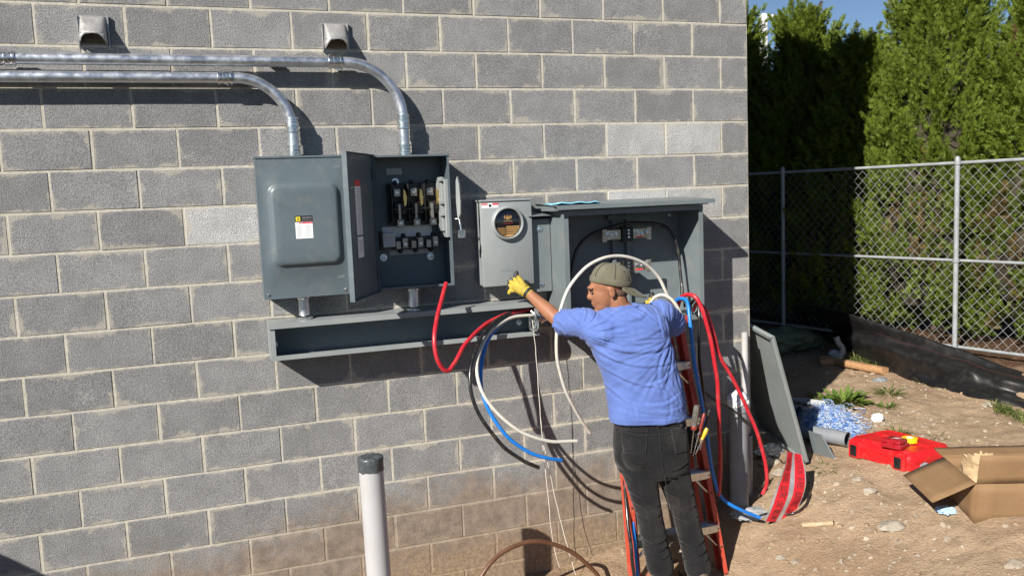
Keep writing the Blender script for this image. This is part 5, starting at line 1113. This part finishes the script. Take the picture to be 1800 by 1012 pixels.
for k in range(4200):
    x, y = rg.uniform(-1.6, 2.5), rg.uniform(-1.9, 3.2)
    if x < .05 and y > -.05: continue
    w = mnoise.noise(Vector((x * 1.2, y * 1.2, 5)))
    if w < -.05 and rg.random() < .75: continue
    r = rg.choice((.004, .005, .007, .009, .012, .018)) * rg.uniform(.7, 1.3); z = ground_z(x, y); vs = []
    a0 = rg.uniform(0, 6.283); n_p = 6
    for q_ in range(n_p): a = a0 + 6.283 * q_ / n_p; k_ = rg.uniform(.7, 1.25); vs.append((x + r * k_ * math.cos(a), y + r * k_ * math.sin(a), z - r * .3 + rg.uniform(-.1, .1) * r))
    for q_ in range(3): a = a0 + 2.1 * q_; vs.append((x + r * .5 * math.cos(a), y + r * .5 * math.sin(a), z + r * rg.uniform(.35, .7)))
    o_ = len(GVV); GVV.extend(vs)
    GFF.extend([(o_ + 6, o_ + 7, o_ + 8)] + [(o_ + q_, o_ + (q_ + 1) % 6, o_ + 6 + q_ // 2) for q_ in range(6)] + [(o_ + 2 * (q_ + 1) % 6, o_ + 6 + (q_ + 1) % 3, o_ + 6 + q_) for q_ in range(3)])
gme = bpy.data.meshes.new('gravel'); gme.from_pydata(GVV, [], GFF)
rg = random.Random(15); CVV, CFF = [], []
for k in range(1900):
    x, y = rg.uniform(-1.4, 2.4), rg.uniform(-1.9, 3.0)
    if (x < .05 and y > -.05) or mnoise.noise(Vector((x * .9, y * .9, 8))) < -.12: continue
    r = rg.choice((.005, .006, .008, .010, .013, .020)) * rg.uniform(.7, 1.2); z = ground_z(x, y); o_ = len(CVV); a0 = rg.uniform(0, 6.283)
    for lvl, kr, kz in ((0, 1.0, -.25), (1, .85, .25), (2, .4, .55)):
        for q_ in range(6): a = a0 + 6.283 * q_ / 6 + lvl * .5; k_ = kr * rg.uniform(.55, 1.35); CVV.append((x + r * k_ * math.cos(a), y + r * k_ * math.sin(a), z + r * (kz + rg.uniform(-.12, .12))))
    for lvl in (0, 6):
        for q_ in range(6): CFF.append((o_ + lvl + q_, o_ + lvl + (q_ + 1) % 6, o_ + lvl + 6 + (q_ + 1) % 6, o_ + lvl + 6 + q_))
    CFF.append(tuple(o_ + 12 + q_ for q_ in range(6)))
cme = bpy.data.meshes.new('dirt_clods'); cme.from_pydata(CVV, [], CFF); cme.shade_smooth(); co_d = link('dirt_clods', cme, DIRT); co_d['kind'] = 'stuff'; co_d['label'] = 'crumbly dirt clods scattered over the bare ground'
go = link('gravel', gme, M_STONE); go['kind'] = 'stuff'; go['label'] = 'loose gravel and crumbs scattered over the dirt'

# ------------------------------------------------------------------ weeds and grass
def mat_leaf(name, a, b_, trans=.25):
    m, t, p = base_mat(name); g = t.new('ShaderNodeNewGeometry'); rnd = g.outputs['Random Per Island']
    c = t.mix(rnd, a, b_); t.l.new(c, p.inputs['Base Color']); p.inputs['Roughness'].default_value = .6; p.inputs['Specular IOR Level'].default_value = .25
    tr = t.new('ShaderNodeBsdfTranslucent'); t.l.new(t.mix(.5, c, (.25, .3, .03)), tr.inputs[0]); ms = t.new('ShaderNodeMixShader'); ms.inputs[0].default_value = trans
    t.l.new(p.outputs[0], ms.inputs[1]); t.l.new(tr.outputs[0], ms.inputs[2]); t.l.new(ms.outputs[0], t.n['Material Output'].inputs[0]); return m
M_WEED = mat_leaf('weed_leaf', (.07, .13, .02), (.16, .22, .045)); M_GRASS = mat_leaf('grass_blade', (.06, .11, .02), (.22, .22, .08))
def blade(b, base, d, L, w, droop, n=5):
    d = d.normalized(); s = d.cross(Vector((0, 0, 1)))
    s = (s if s.length > .1 else Vector((1, 0, 0))).normalized(); L_, R_ = [], []
    for i in range(n + 1):
        u = i / n; p = base + d * L * u - Vector((0, 0, 1)) * droop * L * u * u; ww = w * (math.sin(math.pi * (.12 + .88 * u)) ** .8 if u < 1 else 0.02)
        L_.append(p - s * ww + Vector((0, 0, .15 * ww))); R_.append(p + s * ww + Vector((0, 0, .15 * ww)))
    b.grid([[a, (a + c) / 2 - Vector((0, 0, .3 * (a - c).length)), c] for a, c in zip(L_, R_)])
def weed(name, label, px, py, count, L, w, seed, m, spread=.08, up=.9, cat='weed', group=None):
    q = gp(px, py); rg = random.Random(seed); b = MB()
    for k in range(count):
        a = rg.uniform(0, 6.283); bs = q + Vector((math.cos(a) * spread * rg.random(), math.sin(a) * spread * rg.random(), 0)); bs.z = ground_z(bs.x, bs.y) - .005
        blade(b, bs, Vector((math.cos(a), math.sin(a), up * rg.uniform(.5, 1.6))), L * rg.uniform(.5, 1.1), w * rg.uniform(.6, 1.2), rg.uniform(.2, .6))
    return tag(b.build(name, m, None, smooth=60, recalc=False), label, cat, group)
weed('leafy_weed', 'big leafy green weed near the blue line tangle', 1482, 708, 90, .20, .017, 1, M_WEED, .15, 1.0); weed('leafy_weed', 'small leafy weed left of the big one at the shade edge', 1450, 705, 26, .14, .013, 8, M_WEED, .10)
weed('grass_tuft', 'thin grass tuft right of the big leafy weed', 1563, 692, 70, .17, .0035, 2, M_GRASS, .06, .7, 'grass'); weed('grass_tuft', 'small green tuft between weed and red case', 1558, 716, 45, .10, .006, 3, M_WEED, .05, .8, 'grass')
weed('grass_tuft', 'grass tuft behind the red case corner', 1577, 763, 50, .13, .004, 4, M_GRASS, .05, .8, 'grass'); weed('grass_tuft', 'faint dry grass tuft left of the red case', 1452, 822, 30, .10, .003, 5, M_GRASS, .07, .5, 'grass'); weed('grass_tuft', 'tiny grass tuft on bare dirt below the silt fence', 1623, 672, 35, .09, .004, 6, M_GRASS, .05, .7, 'grass')
weed('grass_tuft', 'dry twiggy tuft in the middle of the dirt', 1648, 768, 22, .12, .003, 7, M_GRASS, .05, .4, 'grass')
def grass_patch(label, pts, n, L, seed):
    rg = random.Random(seed); b = MB()
    for k in range(n):
        i = rg.randrange(len(pts) - 1); f = rg.random(); px = pts[i][0] * (1 - f) + pts[i + 1][0] * f + rg.gauss(0, 5); py = pts[i][1] * (1 - f) + pts[i + 1][1] * f + rg.gauss(0, 4); q = gp(px, py); a = rg.uniform(0, 6.283)
        blade(b, q, Vector((math.cos(a), math.sin(a), rg.uniform(.8, 2.2))), L * rg.uniform(.4, 1.1), rg.uniform(.0025, .005), rg.uniform(.2, .6), 3)
    o = b.build('grass', M_GRASS, None, smooth=60, recalc=False); o['kind'] = 'stuff'; o['label'] = label
grass_patch('short green grass along the foot of the silt fence', [(1492, 632), (1515, 636), (1545, 645)], 260, .13, 1); grass_patch('short green grass below the right end of the silt fence', [(1748, 716), (1775, 728), (1810, 742)], 260, .12, 2)

# ------------------------------------------------------------------ chain link fence
FA, FB = Vector((1.20, 7.1, 0)), Vector((3.75, -3.2, 0)); fd = (FB - FA).normalized(); fn = Vector((-fd.y, fd.x, 0))
if fn.x < 0: fn = -fn
FT = 2.25; FBm = .66
CF = thing('chain_link_fence', 'galvanised chain link fence with top, middle and bottom rails before the trees', 'fence', (2.7, .85, .6))
M_FENCE = mat('fence_steel', (.30, .32, .33), .5, .1, .1, 10, fine=.2, fscale=60); M_WIRE = mat('fence_wire', (.30, .31, .31), .55, .1, .1, 10)
def fence_at(px, py):
    d = ray(px, py); k = (FA - CAM).dot(fn) / d.dot(fn); return CAM + d * k
for z, r in ((FT, .015), (1.415, .013), (FBm, .014)):
    MB().tube([FA + Vector((0, 0, z)), FB + Vector((0, 0, z))], r, 12).build('rail', M_FENCE, CF)
p1 = fence_at(1684, 450); p2 = fence_at(1380, 450); sp_ = (p2 - p1).dot(fd); sp_ = abs(sp_)
posts = [p1 + fd * sp_ * k for k in (-2, -1, 0, 1)] if True else []
for q in posts:
    b = MB(); b.lathe([(.021, 0), (.021, FT + .01 - .35)], Matrix.Translation((q.x - fn.x * .03, q.y - fn.y * .03, .35)), 16); po_ = b.build('post', M_FENCE, CF)
    b = MB(); b.lathe([(.023, 0), (.025, .01), (.022, .04), (.012, .055), (0.004, .057)], Matrix.Translation((q.x - fn.x * .03, q.y - fn.y * .03, FT)), 16); b.build('post_cap', M_FENCE, po_)
    for z in (FT, 1.415, FBm):
        b = MB(); b.lathe([(.028, -.015), (.028, .015)], Matrix.Translation((q.x - fn.x * .03, q.y - fn.y * .03, z)), 12); b.build('clamp', M_FENCE, po_)
wm = MB(); hx, hz = .044, .046; L_ = (FB - FA).length; nz_ = int((FT - FBm) / hz)
def wire_seg(a, b_, r=.00125):
    d = (b_ - a).normalized(); s = fn * r; u = d.cross(fn) * r * 1.1; v = [wm.bm.verts.new(p + o_) for p in (a, b_) for o_ in (s, u * .9 - s * .5, -u * .9 - s * .5)]
    for i in range(3): j = (i + 1) % 3; wm.bm.faces.new((v[i], v[j], v[3 + j], v[3 + i]))
k = 0; x = 0.0
while x < L_ - .1:
    base = FA + fd * x
    for i in range(nz_):
        s0, s1 = (i % 2), ((i + 1) % 2)
        a = base + fd * hx * s0 + Vector((0, 0, FBm + i * hz)) + fn * (.003 if s0 else -.003); c = base + fd * hx * s1 + Vector((0, 0, FBm + (i + 1) * hz)) + fn * (.003 if s1 else -.003)
        sag = fn * .02 * mnoise.noise(Vector((x * .8, i * .05, 2))); wire_seg(a + sag, c + sag)
        a2 = base + fd * (-hx * s0) + Vector((0, 0, FBm + i * hz)) + fn * (-.003 if s0 else .003); c2 = base + fd * (-hx * s1) + Vector((0, 0, FBm + (i + 1) * hz)) + fn * (-.003 if s1 else .003)
        wire_seg(a2 + sag, c2 + sag)
    x += hx * 2
wo = wm.build('wire_mesh', M_WIRE, CF, smooth=None, recalc=False); wo['kind'] = 'stuff'
# ------------------------------------------------------------------ black silt fence slumped in front of it
M_SILT = mat('black_woven_fabric', (.011, .0105, .011), .40, 0, .15, 8, fine=.3, fscale=140, bump=.35, bscale=60, bdist=.004, dust=.03)
top = [(1395, 535), (1440, 540), (1484, 549), (1540, 566), (1600, 585), (1684, 612), (1740, 634), (1800, 655), (1870, 680), (1960, 712)]
bot = [(1395, 575), (1440, 590), (1480, 612), (1540, 645), (1600, 668), (1684, 690), (1740, 704), (1800, 718), (1870, 735), (1960, 765)]
def slump(px, py):
    d = ray(px, py); o_ = FA - fn * .20; return CAM + d * ((o_ - CAM).dot(fn) / d.dot(fn))
rows = []; NSF = 22
tp_ = spline([slump(*q) for q in top], 6); bt_ = spline([gp(*q) + Vector((0, 0, -.02)) for q in bot], 6)
for j in range(NSF + 1):
    v = j / NSF; row = []
    for i, (a, c) in enumerate(zip(tp_, bt_)):
        p = a.lerp(c, v); n_ = Vector((-.7, -.35, .5)); f_ = math.sin(v * math.pi)
        p = p + n_ * f_ * (.10 * v * v + .06 * mnoise.noise(Vector((i * .12, v * 2.2, 0))) + .05 * math.sin(v * 10 + i * .11) + .025 * mnoise.noise(Vector((i * .35, v * 6, 3)))) + Vector((0, 0, .015 * mnoise.noise(Vector((i * .3, v, 9)))))
        row.append(p)
    rows.append(row)
SF = thing('silt_fence', 'slumped black fabric silt fence below the chain link fence', 'silt fence', bt_[20])
b = MB(); b.grid(rows); fo = b.build('fabric', M_SILT, SF, smooth=60); so = fo.modifiers.new('s', 'SOLIDIFY'); so.thickness = .003
M_REDTH = mat('dull_red_thread', (.06, .01, .009), .8, 0, .1); b = MB(); b.tube([p + Vector((-.003, -.003, .004)) for p in rows[5]], .0018, 5); b.build('marker_thread', M_REDTH, SF)
for i in ():
    a = rows[0][i] + Vector((.03, .03, .05)); b = MB(); b.box(a.x - .018, a.x + .018, a.y, a.y + .036, a.z - .75, a.z, .003); b.build('stake', M_STK, SF)

# ------------------------------------------------------------------ evergreen trees behind the fence
M_FOL = mat_leaf('evergreen_spray', (.058, .105, .011), (.185, .235, .030), .22); M_FOL2 = mat_leaf('evergreen_spray_dry', (.10, .08, .03), (.20, .12, .05), .15)
M_TWIG = mat('dead_twig', (.040, .032, .020), .9, 0, .3, 10); M_BARK = mat('bark', (.10, .07, .05), .95, 0, .3, 14, bump=.8, bscale=40, bdist=.01)
def prof(u):                                                  # crown radius along the height
    return .82 * (min(1, (u + .12) / .22) ** .5) * (1 - max(0, u - .18) / .84) ** .62
def spray(V, F, rg, p, d, L):
    """a flat feathery spray: a stem blade with side blades"""
    s = d.cross(Vector((rg.uniform(-1, 1), rg.uniform(-1, 1), rg.uniform(-1, 1)))).normalized()
    def kite(a, dr, ln, w):
        o = dr.cross(s.cross(dr)); sd = s if abs(dr.dot(s)) < .9 else dr.orthogonal()
        sd = (sd - dr * sd.dot(dr)).normalized(); i = len(V)
        V.extend((a, a + dr * ln * .45 + sd * w, a + dr * ln, a + dr * ln * .45 - sd * w)); F.append((i, i + 1, i + 2, i + 3))
    kite(p, d, L, L * .050)
    for k, f in enumerate((.2, .38, .55)):
        sg = 1 if k % 2 else -1; kite(p + d * L * f, (d * .8 + s * sg * .6).normalized(), L * (.62 - f * .35), L * .045)
        sg = -sg; kite(p + d * L * (f + .07), (d * .8 + s * sg * .6).normalized(), L * (.55 - f * .35), L * .042)
def plume_template(seed, nsp):                              # one upright feathery plume of unit height along z
    rg = random.Random(seed); V, F = [], []
    for i in range(nsp):
        w = (i + rg.random()) / nsp; a = rg.uniform(0, 6.283); side = Vector((math.cos(a), math.sin(a), 0)); ax = Vector((0, 0, 1))
        p = ax * w + side * .17 * (1 - w) * rg.random(); d = (ax * (.8 + .6 * w) + side * (.85 - .7 * w)).normalized()
        spray(V, F, rg, p, d, rg.uniform(.12, .22) * (1.15 - .35 * w))
    return np.array([tuple(v) for v in V]), np.array(F)
PLUMES = [plume_template(50 + k, 58) for k in range(6)]
def tree_mesh(seed, H, plumes):
    rg = random.Random(seed); VV, FF, V2, F2 = [], [], [], []; nv = nv2 = 0
    for k in range(plumes):
        u = rg.random() ** .85; th = rg.uniform(0, 6.283); lump = 1 + .16 * mnoise.noise(Vector((math.cos(th) * 1.6 + seed, math.sin(th) * 1.6, u * 5)))
        rr = prof(u) * lump * (rg.uniform(.66, 1.04)); c = Vector((rr * math.cos(th), rr * math.sin(th), .02 + u * (H - .25)))
        out = Vector((math.cos(th), math.sin(th), 0)); ax = (out * rg.uniform(.1, .55) + Vector((rg.uniform(-.25, .25), rg.uniform(-.25, .25), 1))).normalized(); PL = rg.uniform(.24, .46) * (1.15 if u > .85 else 1)
        T_, Fq = PLUMES[rg.randrange(6)]; e = ax.orthogonal().normalized(); e2_ = ax.cross(e); a = rg.uniform(0, 6.283); e, e2_ = e * math.cos(a) + e2_ * math.sin(a), e2_ * math.cos(a) - e * math.sin(a)
        B_ = np.array([tuple(e * PL), tuple(e2_ * PL), tuple(ax * PL)]); P_ = T_ @ B_ + np.array(c - out * .05)
        if rg.random() < (.10 if u < .35 else .012): V2.append(P_); F2.append(Fq + nv2); nv2 += len(P_)
        else: VV.append(P_); FF.append(Fq + nv); nv += len(P_)
    def mk(V, F, nm, m):
        V = np.concatenate(V); F = np.concatenate(F); me = bpy.data.meshes.new(nm); me.vertices.add(len(V)); me.vertices.foreach_set('co', V.ravel())
        me.loops.add(F.size); me.loops.foreach_set('vertex_index', F.ravel().astype(np.int32)); me.polygons.add(len(F)); me.polygons.foreach_set('loop_start', np.arange(0, F.size, 4, dtype=np.int32)); me.update(calc_edges=True); me.validate(); me.materials.append(m); return me
    core = MB(); rgs = []
    for i in range(15):
        u = i / 14; rgs.append([Vector((prof(u) * .66 * math.cos(a) * (1 + .2 * mnoise.noise(Vector((math.cos(a) * 2, math.sin(a) * 2, u * 6 + seed)))), prof(u) * .66 * math.sin(a) * (1 + .2 * mnoise.noise(Vector((math.cos(a) * 2, math.sin(a) * 2, u * 6 + seed)))), .3 + u * (H - .7))) for a in (6.283 * j / 18 for j in range(18))])
    core.rings(rgs); cm = core.mesh('inner_twigs', 60); cm.materials.append(M_TWIG)
    tw = MB()
    for k in range(45):
        u = rg.uniform(.02, .6); th = rg.uniform(0, 6.283); r1 = prof(u) * rg.uniform(.9, 1.06); z = .3 + u * (H - .6); a = Vector((r1 * .5 * math.cos(th), r1 * .5 * math.sin(th), z - .15)); c = Vector((r1 * math.cos(th + .2), r1 * math.sin(th + .2), z + rg.uniform(-.05, .2))); m_ = (a + c) / 2 + Vector((rg.uniform(-.08, .08), rg.uniform(-.08, .08), rg.uniform(-.08, .04)))
        tw.tube(spline([a, m_, c], 3), [.006] * 4 + [.004, .003, .002], 5)
    tm = tw.mesh('branches', 60); tm.materials.append(M_TWIG)
    tk = MB(); tk.tube([(0, 0, -.3), (.01, 0, .3), (0, .02, 1.5), (.01, 0, H - .6)], [.10, .085, .06, .015], 12); km = tk.mesh('trunk', 60); km.materials.append(M_BARK)
    return mk(VV, FF, 'crown', M_FOL), mk(V2, F2, 'dry_sprays', M_FOL2), cm, tm, km
kinds = [tree_mesh(1, 4.0, 1250), tree_mesh(2, 3.9, 1250)]
TREES = [(9.2, 1, 1.22, 3.0, 'farthest evergreen tree hidden behind the building corner'), (8.1, 0, 1.22, .3, 'evergreen tree deepest in the shade right beside the building corner'), (7.0, 1, 1.20, 1.9, 'second evergreen tree from the building corner in full shade'), (6.0, 0, 1.16, 4.0, 'third evergreen tree from the building corner in full shade'), (5.05, 1, 1.16, 5.2, 'fourth evergreen tree from the building corner, shaded but for its top'),
         (4.15, 0, 1.10, 2.2, 'evergreen tree just left of the building shadow edge'), (3.25, 1, 1.06, 5.9, 'evergreen tree crossed by the edge of the building shadow'), (2.4, 0, .90, 2.5, 'sunlit evergreen tree just right of the shadow edge'), (1.55, 1, 1.20, .9, 'tallest sunlit evergreen tree behind the fence post'), (.7, 0, .95, 3.3, 'sunlit evergreen tree right of the tallest one'), (-.15, 1, .83, 1.2, 'sunlit evergreen tree at the right edge of the photo'), (-1.05, 0, 1.05, 4.4, 'evergreen tree beyond the right edge behind the fence')]
for yy, kd, sc, rz, lab in TREES:
    f = (yy - FA.y) / (FB.y - FA.y); q = FA.lerp(FB, f) + fn * (.95 + .12 * math.sin(yy * 2.3))
    t = thing('evergreen_tree', lab, 'tree', (q.x, q.y, .62), 'evergreen trees behind the chain link fence')
    t.rotation_euler = (0, 0, rz); t.scale = (1.08, 1.08, sc * .81)
    for me in kinds[kd]:
        o = bpy.data.objects.new(me.name, me); COL.objects.link(o); o.parent = t
        if me.name.startswith('branches'): o['kind'] = 'stuff'
# white lamp bracket showing above the trees
M_WPAINT = mat('white_paint', (.80, .80, .80), .4, 0, .04, 8)
LP = at(1342, 40, 16.0); t = thing('lamp_post', 'white lamp post with short arm above the trees', 'lamp post', (LP.x, LP.y, .6))
b = MB(); b.box(LP.x - .08, LP.x + .08, LP.y - .08, LP.y + .08, .5, LP.z + .24, .01); b.build('pole', M_WPAINT, t)
b = MB(); b.box(LP.x + .081, LP.x + .42, LP.y - .05, LP.y + .05, LP.z + .16, LP.z + .22, .005); b.build('arm', M_WPAINT, t); b = MB(); b.box(LP.x + .12, LP.x + .40, LP.y - .09, LP.y + .09, LP.z + .12, LP.z + .158, .005); b.build('lamp_head', M_WPAINT, t)
# ------------------------------------------------------------------ bin-shaped stand-in added out of view to shade the wall's lower left corner
M_CASTER = mat('shadow_caster_green', (.02, .035, .025), .5, 0, .1, 6)
BN = thing('shadow_caster_bin', 'bin-shaped stand-in added out of view to cast the shadow on the lower left wall corner', 'added shadow caster', (-5.78, -1.0, -.15))
def caster_ring(hx_, hy_, z, r=.09): return [Vector((-5.78 + x, -1.0 + y, z)) for x, y in rrect(-hx_, hx_, -hy_, hy_, r, 4)]
b = MB(); b.rings([caster_ring(.26, .28, -.1), caster_ring(.27, .29, -.06), caster_ring(.36, .38, 1.03), caster_ring(.375, .395, 1.05), caster_ring(.375, .395, 1.09)]); b.build('body', M_CASTER, BN, smooth=40)
b = MB(); b.rings([caster_ring(.39, .41, 1.095), caster_ring(.39, .41, 1.12), caster_ring(.36, .38, 1.21, .12), caster_ring(.28, .30, 1.28, .12), caster_ring(.16, .18, 1.315, .1)]); b.build('lid', M_CASTER, BN, smooth=50)
for sx in (-.3, .3):
    b = MB(); b.lathe([(.09, -.03), (.1, -.02), (.1, .02), (.09, .03)], along((-5.78 + sx, -.70, -.08), (1, 0, 0)), 20); b.build('wheel', M_BLACKP, BN)
b = MB(); b.tube([(-6.05, -.56, 1.08), (-5.5, -.56, 1.08)], .015, 10); b.build('handle', M_CASTER, BN)
